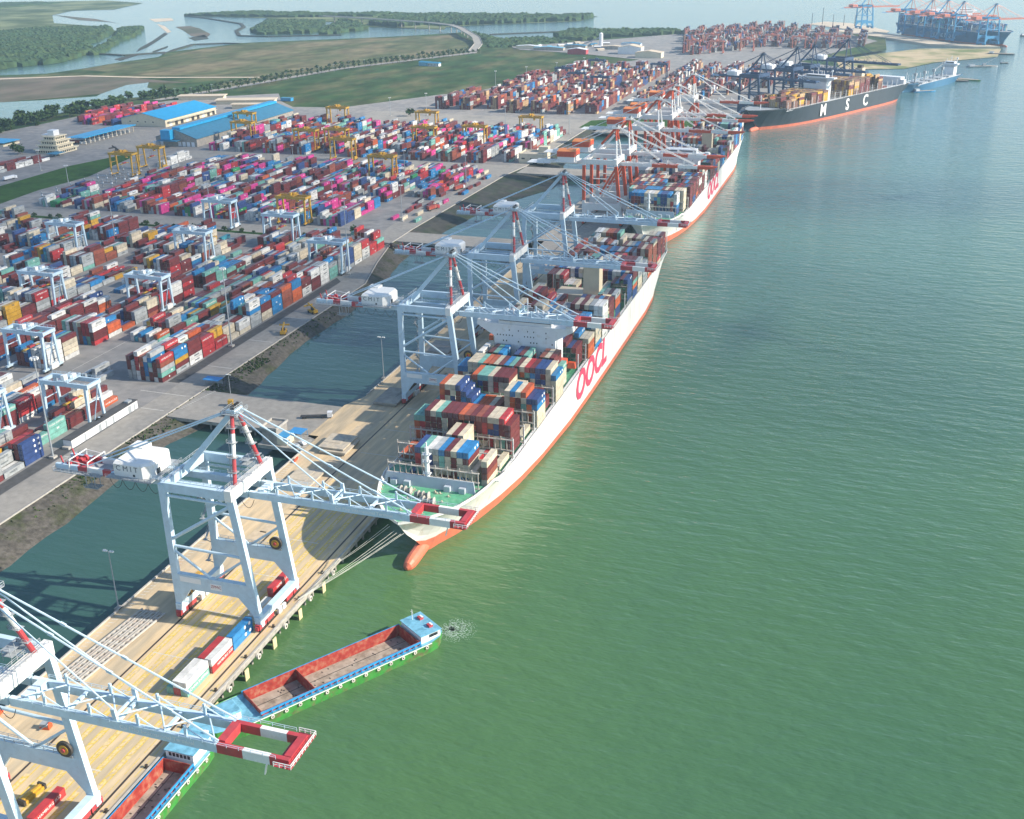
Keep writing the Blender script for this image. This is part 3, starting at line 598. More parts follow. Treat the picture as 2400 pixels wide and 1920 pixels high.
    # machinery house
    P = [(-53.5, -6.5), (-42.5, -6.5), (-40, -4.5), (-40, 6), (-42, 8.5), (-53.5, 8.5)]; Q = [(-53.2, -5.6), (-42.9, -5.6), (-40.9, -4), (-40.9, 5.4), (-42.6, 7.6), (-53.2, 7.6)]
    b = MB(); b.hexa([(x, y, 47.0) for x, y in P], [(x, y, 51.4) for x, y in P], 0)
    b.box(-55, -49.5, 4.6, 9.6, 47.1, 52.6, 0); b.box(-56, -38.5, -8.2, 10, 46.6, 46.95, 2)
    if det: b.rails([(-56, -8.2, 46.95), (-38.5, -8.2, 46.95), (-38.5, 10, 46.95)], 1.1, .05, 2, 2)
    h = b.build('machinery_house', [st['house'], 'glass', rail], t)
    k = MB()
    if st.get('boxroof'): P2 = [(-54.2, -7), (-40, -7), (-40, 9), (-54.2, 9)]; k.hexa([(x, y, 50.6) for x, y in P2], [(x, y, 54.8) for x, y in P2], 0, False); k.hexa([(x, y, 46.96) for x, y in [(-53.9, -6.7), (-40.3, -6.7), (-40.3, 8.7), (-53.9, 8.7)]], [(x, y, 50.6) for x, y in [(-53.9, -6.7), (-40.3, -6.7), (-40.3, 8.7), (-53.9, 8.7)]], 2, False); k.hexa([(x, y, 54.8) for x, y in P2], [(x*.98-.9, y*.2, 55.9) for x, y in P2], 1)
    else: k.hexa([(x, y, 51.42) for x, y in P], [(x, y, st.get('roofz', 52.2)) for x, y in Q], 0)
    k.build('house_roof', st['roof'], h)
    if st.get('house_text'):
        lettering(text_mesh('C M I T', 2.7, 'greyletter', .02), '-y', (-48.3, -6.54, 50.0), h)
        k = MB(); k.box(-46.2, -45.4, -6.56, -6.5, 47.5, 48.3); k.box(-40.0, -39.94, -2, 0, 47.2, 49.2); k.build('house_hatch', 'glass', h)
    # rear service platform
    b = MB(); b.box(-79, -60, -6.2, 7.2, 44.9, 45.2, 0)
    if det:
        b.rails([(-60, -6.2, 45.2), (-79, -6.2, 45.2), (-79, 7.2, 45.2), (-60, 7.2, 45.2)], 1.2, .06, 0, 1.5)
        for x in (-66, -62.5): b.beam((x, -6, 45), (x, -6, 40.6), .25, .25); b.beam((x, -3.4, 45), (x, -3.4, 40.6), .25, .25)
        b.box(-67, -61.5, -6.4, -3, 40.4, 40.6, 0); b.rails([(-67, -6.4, 40.6), (-61.5, -6.4, 40.6)], 1.1, .05, 0, 1.5)
        for x in (-73.5, -66):
            for s in (-1, 1): b.beam((x, s*4.6, 45.2), (x+.6, s*4.6, 49.2), .3, .3, 1)
            b.beam((x+.6, -4.6, 49.2), (x+.6, 4.6, 49.2), .3, .3, 1)
        b.beam((-73, -4.6, 49), (-65.6, -4.6, 48.2), .2, .2, 1); b.beam((-73, 4.6, 49), (-65.6, 4.6, 48.2), .2, .2, 1)
    rp = b.build('rear_platform', [rail, 'cranewhite'], t)
    if det:
        q = random.Random(3); b = MB()
        for i in range(9): x = q.uniform(-76, -69); y = q.uniform(-3.6, 3.6); b.box(x-.8, x+.8, y-.5, y+.5, 45.2, 45.8+q.random()*2.2)
        for y in (-2.5, 0, 2.5): b.tube((-72, y-.5, 46.8), (-72, y+.5, 46.8), 1.2, 0, 10)
        for y in (-3, 3): b.beam((-76.5, y, 45.2), (-77.5, y, 49.5), .4, .4)
        b.box(-77.6, -68.2, -4.2, 4.2, 45.21, 45.5); b.build('snag_gear', 'red', rp)
        b = MB()
        for x in range(-57, -5, 5):
            pts = [(x+5*i/6, -dy-1.1, 44.8-3.3*math.sin(math.pi*i/6)**.8) for i in range(7)]; b.pathtube(pts, .09)
        b.build('festoon_cable', 'steeldark', t)
        b = MB(); b.tube((-5.6, Yb-1.9, 19.7), (-5.6, Yb-1.2, 19.7), 2.35, 0, 18); b.tube((-5.6, Yb-2.1, 19.7), (-5.6, Yb-1.95, 19.7), 1.45, 1, 14); b.tube((-5.6, Yb-2.5, 19.7), (-5.6, Yb-2.1, 19.7), .6, 2, 10); b.box(-7.4, -3.8, Yb-1.4, Yb+.6, 16.85, 17.6, 3)
        b.build('cable_reel', ['steeldark', 'yellow', 'red', rail], t)
        b = MB(); b.box(-32, -30.1, -8.2, 1.2, 4.35, 9.4, 0)
        for i in range(5): b.box(-30.1, -29.9, -7.8+i*1.8, -6.6+i*1.8, 5.2, 8.6, 1)
        b.build('electrical_cabin', ['yellow', 'steeldark'], t)
        b = MB()
        for i in range(10):
            z = 4.5+i*4.2; s = 1 if i % 2 else -1
            b.beam((-33.2, Yb-s*2.4, z), (-33.2, Yb+s*2.4, z+4.2), .7, .2); b.box(-34, -32.4, Yb+s*2.4-.6, Yb+s*2.4+.6, z+4.1, z+4.25); b.beam((-33.6, Yb-s*2.4, z+1), (-33.6, Yb+s*2.4, z+5.2), .08, .08)
        b.build('access_stair', rail, t)
        b = MB(); b.box(-16, -11, -dy-.3, dy+.3, 43.6, 44.5, 0); b.box(-12, -9.6, -dy-2.6, -dy-.8, 41.6, 44.3, 1); b.box(-9.62, -9.5, -dy-2.4, -dy-1, 42, 43.6, 2)
        b.box(-9.6, -8, -dy-2.0, -dy-.5, 48, 50.2, 1); b.build('trolley', [rail, 'cranewhite', 'glass'], t)
        b = MB()
        for (x, z) in ((-6.3, 51.2), (-31, 50.5)):
            for s in (-1, 1): b.rails([(x-1.3, -12, z), (x-1.3, 12, z)] if s < 0 else [(x+1.2, -12, z), (x+1.2, 12, z)], 1.1, .055, 0, 2)
        for i in range(4):
            y = 3+i*1.7; b.beam((-8.5, y, 51), (-8.5, y, 55+i*.4), .12, .12); b.beam((-11, y, 51), (-11, y, 54), .12, .12); b.beam((-11, y, 54), (-8.5, y, 55), .1, .1)
        for zz in (52.5, 54): b.box(-11.2, -8, 2.8, 8.4, zz, zz+.08)
        b.build('top_railing', rail, t)
    return t
CB = 'craneblue'
STY = {}
STY['blue'] = dict(leg=CB, boom=CB, band1='red', band2='cranewhite', rail='grey', bogie='red', cross='cranewhite', house='cranewhite', roof='cranewhite', house_text=True, text='Cai Mep International Terminal',
    girder=[(-54, -4.6, 0), (-60, -54, 1), (-66, -60, 2), (-70, -66, 1), (-79, -70, 0)], boomseq=[(-4, 52, 0), (52, 58.5, 1), (58.5, 65.2, 2), (65.2, 70, 1)], mastseq=[(0, .3, 0), (.3, .62, 1), (.62, 1, 0)],
    braces=[((-31, 27.2), (-4.2, 26.6), .5, None), ((-31, 29.2), (-6.8, 45), .62, None), ((-31, 25.8), (-17.5, 16.8), .45, None), ((-3.9, 25.8), (-16, 16.8), .45, None), ((-31, 45.8), (-6, 45.6), .48, None)])
STY['red'] = dict(leg=['cranewhite', 'orange'], boom='cranewhite', band1='orange', band2='orange', rail='cranewhite', bogie='orange', cross='cranewhite', house='cranewhite', strut=[(0, .55, 1), (.55, 1, 0)], roof=['orange', 'roofor', 'cranewhite'], boxroof=True, dy=1.7, tip=66, taper=True, detail=False,
    legseq=[(0, .36, 0), (.36, .92, 1), (.92, 1, 0)], girder=[(-72, -4.6, 0)], boomseq=[(-4, 20, 0), (20, 40, 1), (40, 55, 0), (55, 62, 1)], mastseq=[(0, .12, 0), (.12, 1, 1)],
    braces=[((-29.6, 4.5), (-6.2, 44), .9, [(0, .5, 0), (.5, 1, 1)]), ((-31, 31), (-6.4, 31), .45, None)])
STY['red']['mastseq'] = [(0, .42, 0), (.42, 1, 2)]
STY['navy'] = dict(leg='navy', boom='navy', band1='navy', band2='navy', rail='navy', bogie='navy', cross='navy', house='superwhite', roof='superwhite', detail=False, tip=66, girder=[(-66, -4.6, 0)], boomseq=[(-4, 66, 0)], mastseq=[(0, 1, 0)],
    braces=[((-31, 27), (-4.5, 27), .6, None), ((-31, 29), (-6.8, 45), .7, None), ((-31, 26), (-17, 16.8), .5, None), ((-4, 26), (-16, 16.8), .5, None)])
STY['far'] = dict(leg='farblue', boom='salmon', band1='salmon', band2='salmon', rail='farblue', bogie='farblue', cross='salmon', house='salmon', roof='salmon', detail=False, tip=68, girder=[(-70, -4.6, 0)], boomseq=[(-4, 68, 0)], mastseq=[(0, 1, 0)], sill='farblue',
    braces=[((-31, 28), (-5, 28), .7, None), ((-31, 28), (-17, 44), .7, None), ((-5, 28), (-17, 44), .7, None)])
STY['far']['boom'] = 'salmon'
def sts_cranes():
    g = 'pale blue quay cranes over the nearest ship'
    t = build_sts(STY['blue'], 'pale blue quay crane cut off by the left edge of the photo', (-177.3, 170, 0), 0, g)
    for y, lab in ((279.6, 'pale blue quay crane standing ahead of the nearest ship over bare deck'), (472, 'pale blue quay crane over the wide wheelhouse of the nearest ship'), (568, 'pale blue quay crane whose boom hangs over the stacks behind the wheelhouse'), (668, 'farthest pale blue quay crane, beside the bow of the second ship')):
        dup(t, (-177.3, y, 0), 0, lab)
    g = 'white and orange quay cranes over the second ship'
    t = build_sts(STY['red'], 'white and orange quay crane nearest the bow of the second ship', (-185.5, 848, 0), 0, g)
    for y, lab in ((893, 'second white and orange quay crane from the bow of the second ship'), (1013, 'white and orange quay crane behind the wheelhouse of the second ship'), (1080, 'fourth white and orange quay crane, its boom low over green containers'), (1110, 'fifth white and orange quay crane, close beside the fourth'), (1203, 'farthest white and orange quay crane, next to the charcoal ship')):
        dup(t, (-185.5, y, 0), 0, lab)
    g = 'navy quay cranes over the charcoal ship'; a = R(-24); pr = (math.cos(a), math.sin(a)); t = None
    for (x, y), lab in (((-147, 1420), 'dark navy quay crane nearest the bow of the charcoal ship'), ((-113, 1496), 'second dark navy quay crane from the bow of the charcoal ship'), ((-95, 1533), 'third dark navy quay crane, close behind the second one'), ((-57, 1626), 'farthest dark navy quay crane, near the stern of the charcoal ship')):
        p = (x+8.7*pr[0], y+8.7*pr[1], 0)
        if t is None: t = build_sts(STY['navy'], lab, p, a, g)
        else: dup(t, p, a, lab)
    g = 'bright blue and salmon cranes on the far quay'; a = R(32.3); t = None
    for (x, y), lab in (((147, 2428), 'bright blue and salmon crane nearest the bow of the far blue ship'), ((92, 2501), 'second bright blue and salmon crane from the far blue ship bow'), ((64, 2553), 'third bright blue and salmon crane over the far blue ship'), ((36, 2590), 'fourth bright blue and salmon crane over the far blue ship'), ((-3, 2665), 'bright blue and salmon crane over the stern of the far blue ship'), ((-96, 2800), 'lone bright blue crane on the bare pale sand spit')):
        p = (x+50*math.cos(a), y+50*math.sin(a), -1)
        if t is None: t = build_sts(STY['far'], lab, p, a, g)
        else: dup(t, p, a, lab)
sts_cranes()
# ------------------------------------------------------------------ yard gantry cranes
def build_rtg(paint, label, loc, group, white='cranewhite', spreader='yellow', tro=-12):
    t = thing('yard_gantry_crane', label, 'gantry crane', loc, 0, group); W = 24
    for x in (0, -W):
        for y in (-5.5, 5.5):
            b = MB(); b.beam((x, y, 1.6), (x, y*.78, 20.5), 1.0, 1.1, w2=1.3, h2=1.5); b.build('leg', paint, t)
        b = MB(); b.box(x-.6, x+.6, -7.4, 7.4, 1.3, 2.3); sb = b.build('sill_beam', paint, t)
        for y in (-6.6, -4.4, 4.4, 6.6):
            k = MB(); k.tube((x-.45, y, .75), (x+.45, y, .75), .75, 0, 10); k.build('wheel', 'tyre', sb)
        b = MB(); b.tube((x, -4.6, 13), (x, 4.6, 13), .25, 0, 6); b.build('leg_tie', paint, t)
    for y in (-4.3, 4.3):
        b = MB(); b.box(-W-1.6, 1.6, y-.55, y+.55, 20.4, 22.4); b.rails([(-W-1.6, y+(.8 if y > 0 else -.8), 22.4), (1.6, y+(.8 if y > 0 else -.8), 22.4)], 1.1, .05, 0, 2.4); b.build('main_girder', paint, t)
    b = MB(); b.box(-W-1.6, -W-.4, -3.7, 3.7, 20.6, 22.2); b.box(.4, 1.6, -3.7, 3.7, 20.6, 22.2); b.build('end_beam', paint, t)
    b = MB(); b.box(tro-2.8, tro+2.8, -4.9, 4.9, 22.5, 22.9, 0); b.box(tro-1.8, tro+.2, -3.5, -1, 22.9, 25.2, 1); b.box(tro, tro+1.8, .6, 3.2, 22.9, 24.6, 1); b.tube((tro-1.5, 0, 23.8), (tro+1.5, 0, 23.8), .8, 0, 8); b.rails([(tro-2.8, -4.9, 22.9), (tro+2.8, -4.9, 22.9), (tro+2.8, 4.9, 22.9), (tro-2.8, 4.9, 22.9), (tro-2.8, -4.9, 22.9)], 1.1, .06, 0, 1.4)
    tr = b.build('trolley', [paint, white], t)
    b = MB(); b.box(tro+2.9, tro+4.6, -1.2, 1.2, 17.6, 20.2, 0); b.box(tro+4.61, tro+4.66, -1, 1, 18.2, 19.6, 1); b.build('operator_cab', [white, 'glass'], tr)
    b = MB(); z = 11.5
    b.box(tro-.5, tro+.5, -6, 6, z, z+.5, 0); b.box(tro-1.1, tro+1.1, -6.1, -5.6, z-.2, z+.3, 0); b.box(tro-1.1, tro+1.1, 5.6, 6.1, z-.2, z+.3, 0); b.box(tro-1.2, tro+1.2, -2, 2, z+.5, z+1.5, 1)
    for y in (-1.8, 1.8):
        for x in (-1, 1): b.tube((tro+x, y, z+1.4), (tro+x, y, 22.5), .05, 2, 4)
    b.build('spreader', [spreader, 'red', 'steeldark'], t)
    b = MB(); b.box(.7, 2.2, -3.2, 2.2, 1.5, 4.3); b.build('power_unit', white, t)
    b = MB(); b.box(.65, 1.5, -.5, .5, 4.4, 4.6); b.beam((.9, -3.6, 2), (.9, 3.2, 20), .5, .16); b.build('access_ladder', paint, t)
    return t
def rtgs():
    g = 'pale blue yard gantry cranes in the near yard'; P0 = -337.4; t = None
    for k, y, tro, lab in ((0, 394, -15, 'pale blue yard gantry behind the long grey service building'), (2, 450, -14, 'pale blue yard gantry beside the row of lone grey containers'), (2, 556, -12, 'pale blue yard gantry over turquoise and blue boxes in mid yard'), (4, 545, -13, 'pale blue yard gantry at the left edge, in mid yard'), (6, 657, -12, 'pale blue yard gantry farthest left, over a yellow container'), (3, 660, -6, 'pale blue yard gantry lifting a white box near the shrub strip'), (4, 752, -18, 'pale blue yard gantry standing alone on the cross road'), (2, 722, -3, 'pale blue yard gantry at the shrub strip with its trolley at right'), (0, 660, -16, 'pale blue yard gantry beside the service road, over yellow boxes'), (5, 470, -12, 'pale blue yard gantry at the left edge of the photo, lower yard'), (1, 372, -12, 'pale blue yard gantry at the bottom left of the yard')):
        x = P0-35.3*k
        if t is None: t = build_rtg(CB, lab, (x, y, 0), g)
        else: dup(t, (x, y, 0), 0, lab)
    g = 'yellow yard gantry cranes in the second yard'; t = None
    for x, y, lab in ((-428, 779, 'yellow yard gantry nearest the camera, at the shrub strip'), (-432, 960, 'yellow yard gantry carrying a teal container high up'), (-511, 1037, 'yellow yard gantry on the cross road, frontmost of its trio'), (-545, 1092, 'yellow yard gantry right of the leftmost one in its trio'), (-575, 1080, 'yellow yard gantry leftmost of the trio behind the cross road'), (-457, 1126, 'yellow yard gantry over pale boxes in the middle of the block'), (-617, 1240, 'yellow yard gantry near the back field, left of centre'), (-496, 1229, 'yellow yard gantry near the back field beside orange boxes'), (-406, 1144, 'yellow yard gantry over an orange box near the pink stacks'), (-366, 1220, 'yellow yard gantry nearest the water at the back of the yard'), (-671, 1112, 'yellow yard gantry in front of the big faded blue warehouse'), (-706, 1175, 'yellow yard gantry farther back beside the faded blue warehouse'), (-684, 912, 'yellow yard gantry at the grass verge, the nearer of two'), (-679, 950, 'yellow yard gantry at the grass verge, the farther of two')):
        if t is None: t = build_rtg('yellow', lab, (x, y, 0), g, 'yellow', 'yellow')
        else: dup(t, (x, y, 0), 0, lab)
    g = 'dark blue yard gantry cranes in the third yard'; t = None
    for x, y, lab in ((-462, 1700, 'dark blue yard gantry left, at the back of the third yard'), (-425, 1640, 'dark blue yard gantry in the middle of the third yard'), (-380, 1600, 'dark blue yard gantry with tall lattice in the third yard'), (-440, 1820, 'dark blue yard gantry in the far corner of the third yard'), (-330, 1780, 'dark blue yard gantry right, at the back of the third yard')):
        if t is None: t = build_rtg('navy', lab, (x, y, 0), g, 'navy', 'navy')
        else: dup(t, (x, y, 0), 0, lab)
    g = 'orange yard gantry cranes in the farthest yard'; t = None
    for i, (x, y) in enumerate(((-345, 2190), (-300, 2180), (-250, 2230), (-215, 2330), (-160, 2300), (-120, 2360), (-80, 2320), (-330, 2320))):
        lab = '%s orange yard gantry from the left in the farthest container yard' % ORD[[1, 3, 4, 5, 6, 7, 8, 2][i]]
        if t is None: t = build_rtg('salmon', lab, (x, y, 0), g, 'salmon', 'salmon')
        else: dup(t, (x, y, 0), 0, lab)
rtgs()
# ------------------------------------------------------------------ ships
FACE['-x'] = Matrix(((0, 0, -1), (-1, 0, 0), (0, 1, 0))).to_4x4()
def interp(T, y):
    for (a, u), (c, v) in zip(T, T[1:]):
        if y <= c: return u+(v-u)*max(0, (y-a))/(c-a)
    return T[-1][1]
def hull_mesh(t, L, B, zf, zm, paint, boot, deckm, zr0, zr1, flare=1.7, bulb=True, k=1.0):
    """lofted hull: bow at y=0, stern at y=L; B half breadth, zf/zm bulwark height forward/midships"""
    D = [(0, .012*B), (3*k, .21*B), (7*k, .40*B), (12*k, .56*B), (19*k, .72*B), (27*k, .84*B), (36*k, .92*B), (48*k, .97*B), (65*k, B), (L-40, B), (L-15, .985*B), (L, .95*B)]
    W = [(15*k, 0), (18*k, .035*B), (27*k, .16*B), (36*k, .33*B), (48*k, .50*B), (65*k, .66*B), (85*k, .79*B), (110*k, .885*B), (150*k, .98*B), (190*k, B), (L-75, B), (L-45, .93*B), (L-22, .75*B), (L-8, .5*B), (L, .38*B)]
    Zs = [(0, zf-1), (3*k, zf-4.5), (7*k, zf-9), (12*k, zf-13.5), (16*k, zf-17), (18.5*k, zf-19.5), (20*k, -6)]
    ys = [0, 1.5*k, 3*k, 5*k, 7*k, 9.5*k, 12*k, 15*k, 19*k, 23*k, 27*k, 31*k, 36*k, 42*k, 48*k, 56*k, 65*k, 75*k, 85*k, 97*k, 110*k, 130*k, 150*k, 190*k, 250*k, L-75, L-60, L-45, L-32, L-22, L-14, L-8, L]
    ys = sorted(set(y for y in ys if 0 <= y <= L)); b = MB(); n = 9; rows = []
    for y in ys:
        zt = zf if y < 42*k else (zm+(zf-zm)*max(0, (52*k-y)/(10*k)) if y < 52*k else zm)
        z0 = max(-6, interp(Zs, y)); bd = interp(D, y); bw = interp(W, y) if y > 15*k else 0
        if y > L-22: z0 = -6+7.5*(y-L+22)/22
        zr = max(z0+.01, zr0+(zr1-zr0)*min(1, y/(110*k)))
        fl = 1+(flare-1)*max(0, 1-y/(120*k)) if y < L-60 else 1-.45*min(1, (y-L+60)/60)
        zz = [z0, zr]+[zr+(zt-zr)*i/(n-2) for i in range(1, n-1)]
        rows.append([(bw+(bd-bw)*((z-z0)/(zt-z0))**fl if z > z0 else bw, y, z) for z in zz]+[(bd-.35, y, zt), (bd-.35, y, zt-1.3)])
    for p, q in zip(rows, rows[1:]):
        for s in (1, -1):
            for i in range(len(p)-1):
                f = [p[i], q[i], q[i+1], p[i+1]]
                if s < 0: f = [(-x, y, z) for x, y, z in reversed(f)]
                b.q(f, 1 if i == 0 else 0)
        f = [(-p[-1][0], p[0][1], p[-1][2]), (p[-1][0], p[0][1], p[-1][2]), (q[-1][0], q[0][1], q[-1][2]), (-q[-1][0], q[0][1], q[-1][2])]; b.q(f, 2)
    e = rows[-1]; b.q([(x, y, z) for x, y, z in e[:-2]]+[(-x, y, z) for x, y, z in reversed(e[:-2])], 0)
    if bulb:
        m_ = 12; prev = None
        for i in range(8):
            f = i/7; y = 5*k+25*k*f**1.6; r = 2.5*math.sin(math.pi/2*min(1, (f+.02)*2.2))**.6*k; ring = [(r*math.cos(2*math.pi*j/m_), y, -4.1+f*1.2+r*1.1*math.sin(2*math.pi*j/m_)) for j in range(m_)]
            if prev:
                for j in range(m_): b.q([prev[j], ring[j], ring[(j+1) % m_], prev[(j+1) % m_]], 1)
            else: b.q(ring, 1)
            prev = ring
    o = b.build('hull', [paint, boot, deckm], t); return o
def lashing_bridge(t, y, x0, x1, z0=14.5, z1=23.4):
    b = MB(); n = int((x1-x0)/2.47)
    for i in range(n+1):
        x = x0+i*2.47; b.box(x-.17, x+.17, y-.2, y+.2, z0, z1+(1.2 if i % 2 == 0 else .2))
        if i % 5 == 2 and i+2 <= n: b.beam((x, y-.3, z0+1), (x+4.94, y-.3, z1-.5), .22, .22); b.beam((x+4.94, y-.35, z0+1), (x, y-.35, z1-.5), .22, .22)
    for z in (z0+2.6, z0+5.2, z1): b.box(x0, x1, y-.55, y+.55, z-.16, z+.1)
    for z in (z1+.55, z1+1.1): b.box(x0, x1, y-.5, y-.42, z-.04, z+.04)
    b.build('lashing_bridge', 'lashing', t)
BAY = [37.5+14.4*i for i in range(8)]; AFT = [167.5+14.4*i for i in range(6)]+[269+14.4*i for i in range(8)]
def build_container_ship(label, loc, group):
    t = thing('container_ship', label, 'container ship', loc, 0, group); B = 23.4
    h = hull_mesh(t, 398, B, 18.3, 16.2, 'hullwhite', 'boot', 'deckgreen', 1.2, -2.2)
    lettering(text_mesh('OOCL', 19.5, 'pinkletter', .12, .15, .6, 1.12), '+x', (B+.08, 189, 8.6), h)
    lettering(text_mesh('OOCL', 19.5, 'pinkletter', .12, .15, .6, 1.12), '-x', (-B-.08, 189, 8.6), h)
    # breakwater
    b = MB(); b.hexa([(-19, 30, 16.8), (18.6, 30, 16.8), (18.6, 30.5, 16.8), (-19, 30.5, 16.8)], [(-18, 31.2, 21.2), (17.6, 31.2, 21.2), (17.6, 31.7, 21.2), (-18, 31.7, 21.2)], 0)
    for x in (-14.5, -9, 7.5, 13.5): b.box(x-1.1, x+1.3, 28.8, 30.3, 17, 19.2, 0)
    b.box(-17, -16.4, 29.9, 30.3, 17, 19.3, 1); b.build('breakwater', ['wallgrey', 'glass'], t)
    b = MB(); b.tube((-1.5, 32.5, 17), (-1.5, 32.5, 33), 1.05, 0, 10, .75); b.tube((-1.5, 32.5, 33), (-1.5, 32.5, 35), .3, 0, 6)
    for z in (22, 27, 30): b.box(-3, 0, 31.3, 33.7, z, z+.15); b.box(-2.9, -2.5, 31.4, 31.8, z, z+1.2); b.box(-.5, -.1, 31.4, 31.8, z, z+1.2)
    b.build('foremast', 'superwhite', t)
    for x, y in ((-7, 24), (1, 22), (4.5, 18.5)):
        b = MB(); b.tube((x-1.9, y, 18.4), (x+1.9, y, 18.4), .9, 0, 10)
        for d in (-2, -.2, 2): b.tube((x+d-.12, y, 18.4), (x+d+.12, y, 18.4), 1.5, 1, 12)
        b.box(x-3.6, x-2.2, y-.8, y+.8, 17, 19, 0); b.box(x-2.4, x+2.4, y-1.2, y+1.2, 17, 17.5, 0); b.build('mooring_winch', ['concrete', 'lashing'], t)
    q = random.Random(5); b = MB()
    for i in range(26):
        x = q.uniform(-11, 10); y = q.uniform(7, 28)
        if abs(x) > .5*y: continue
        b.tube((x, y, 17), (x, y, 17.8), .3, 0, 6); b.box(x-.8, x+.8, y-.1, y+.1, 17, 17.3)
    for s in (-1, 1):
        for i in range(9): y = 3.5+i*2.9; xx = interp([(0, .2), (3, 4.6), (7, 9), (12, 12.8), (19, 16.5), (30, 19.8)], y); b.beam((s*xx, y, 18.2), (s*(xx-1.3), y, 17), .15, .4)
    b.build('deck_fittings', 'palesand', t)
    for y in [34.4]+[v-1.25 for v in BAY[1:]]+[v-1.25 for v in AFT[1:6]+AFT[7:]]:
        bb = min(22.4, interp([(30, 17.8), (40, 20), (55, 22.4), (400, 22.4)], y)); lashing_bridge(t, y, -bb, bb, z1=24.4 if y > 36 else 23.6)
    b = MB()
    for s in (-1, 1):
        b.rails([(s*22.9, y, 16.2) for y in range(52, 390, 31)], 1.1, .06, 0, 2.5)
        for y in BAY[2:]+AFT: b.box(s*22.3-.2, s*22.3+.2, y-1.4, y-1, 14.5, 25, 0)
        b.box(min(s*21, s*22.6), max(s*21, s*22.6), 46, 386, 15.2, 15.5, 0)
    b.build('side_railing', 'superwhite', t)
    # wheelhouse block
    b = MB(); y0, y1 = 152, 165
    b.box(-15, 15, y0, y1, 15, 40, 0); b.hexa([(-15.1, y0-.15, 36), (15.1, y0-.15, 36), (15.1, y1-5, 36), (-15.1, y1-5, 36)], [(-23.6, y0-.15, 41), (23.6, y0-.15, 41), (23.6, y1-5, 41), (-23.6, y1-5, 41)], 0)
    b.box(-23.6, 23.6, y0-.3, y1-5, 41, 42.2, 0); b.box(-13, 13, y0+.4, y1-3, 42.2, 45, 0); b.box(-12.6, 12.6, y0+.34, y0+.4, 43.6, 44.3, 1)
    for s in (-1, 1): b.box(min(s*20, s*23.4), max(s*20, s*23.4), y0, y0+5, 42.2, 43.3, 0)
    h2 = b.build('wheelhouse', ['superwhite', 'glass'], t)
    k = MB(); q = random.Random(2)
    for z in (33.6, 36.4, 39):
        for x in [v*1.5 for v in range(-9, 10)]:
            if q.random() < .5: k.box(x-.22, x+.22, y0-.22, y0-.1 if z > 36 else y0, z, z+.65)
    for z in (20, 23, 26, 29): 
        for x in range(-13, 14, 3): k.box(x-.28, x+.28, y0-.05, y0, z, z+.75)
    k.build('window', 'glass', h2)
    k = MB(); k.tube((0, 157, 45), (0, 157, 54), .35, 0, 6); k.beam((-2.6, 157, 49.5), (2.6, 157, 49.5), .25); k.beam((-1.8, 157, 51.5), (1.8, 157, 51.5), .22); k.box(-1.6, 1.6, 156.6, 157, 50.2, 50.6)
    for x in (-9, -6, 6, 8.5, 11): k.tube((x, 154, 45), (x, 154, 48.5), .16, 0, 5); k.tube((x, 154, 48.2), (x, 154, 49.3), .6, 0, 8)
    k.build('radar_mast', 'superwhite', h2)
    b = MB(); b.box(16, 20, 151, 156, 24, 26.6, 0); b.hexa([(18, 162, 19), (22, 162, 19), (22, 172-8, 19), (18, 164, 19)], [(18.4, 162, 22), (21.6, 162, 22), (21.6, 164, 22), (18.4, 164, 22)]); b.build('lifeboat', 'orange', t)
    b = MB(); b.box(1.5, 10.5, 255, 263, 15, 44.5, 0); b.box(1.2, 10.8, 254.7, 263.3, 43.4, 43.8, 0)
    for x, z in ((3.5, 47), (6, 47.5), (8.5, 47)): b.tube((x, 259, 44), (x, 259, z), .9, 1, 8)
    b.box(1.5, 2.1, 255, 263, 44.5, 47, 0); b.box(9.9, 10.5, 255, 263, 44.5, 47, 0); b.box(-14, 15, 252, 266, 15, 27, 0); b.build('funnel', ['funnel', 'steeldark'], t)
    b = MB()
    for s in (-1, 1): b.tube((s*21.5, 397, 16), (s*21.5, 397, 29), .25, 0, 5)
    b.rails([(-22, 397.5, 16.2), (22, 397.5, 16.2)], 1.2, .07, 0, 2); b.build('stern_post', 'superwhite', t)
    return t
SHIP1 = (-149.6, 318, 0); SHIP2 = (-157.2, 772, 0)
g_ = 'white hulled container ships alongside'
sh = build_container_ship('nearest white container ship, its green foredeck and bulb facing the camera', SHIP1, g_)
dup(sh, SHIP2, 0, 'second white container ship, moored behind the stern of the nearest one')
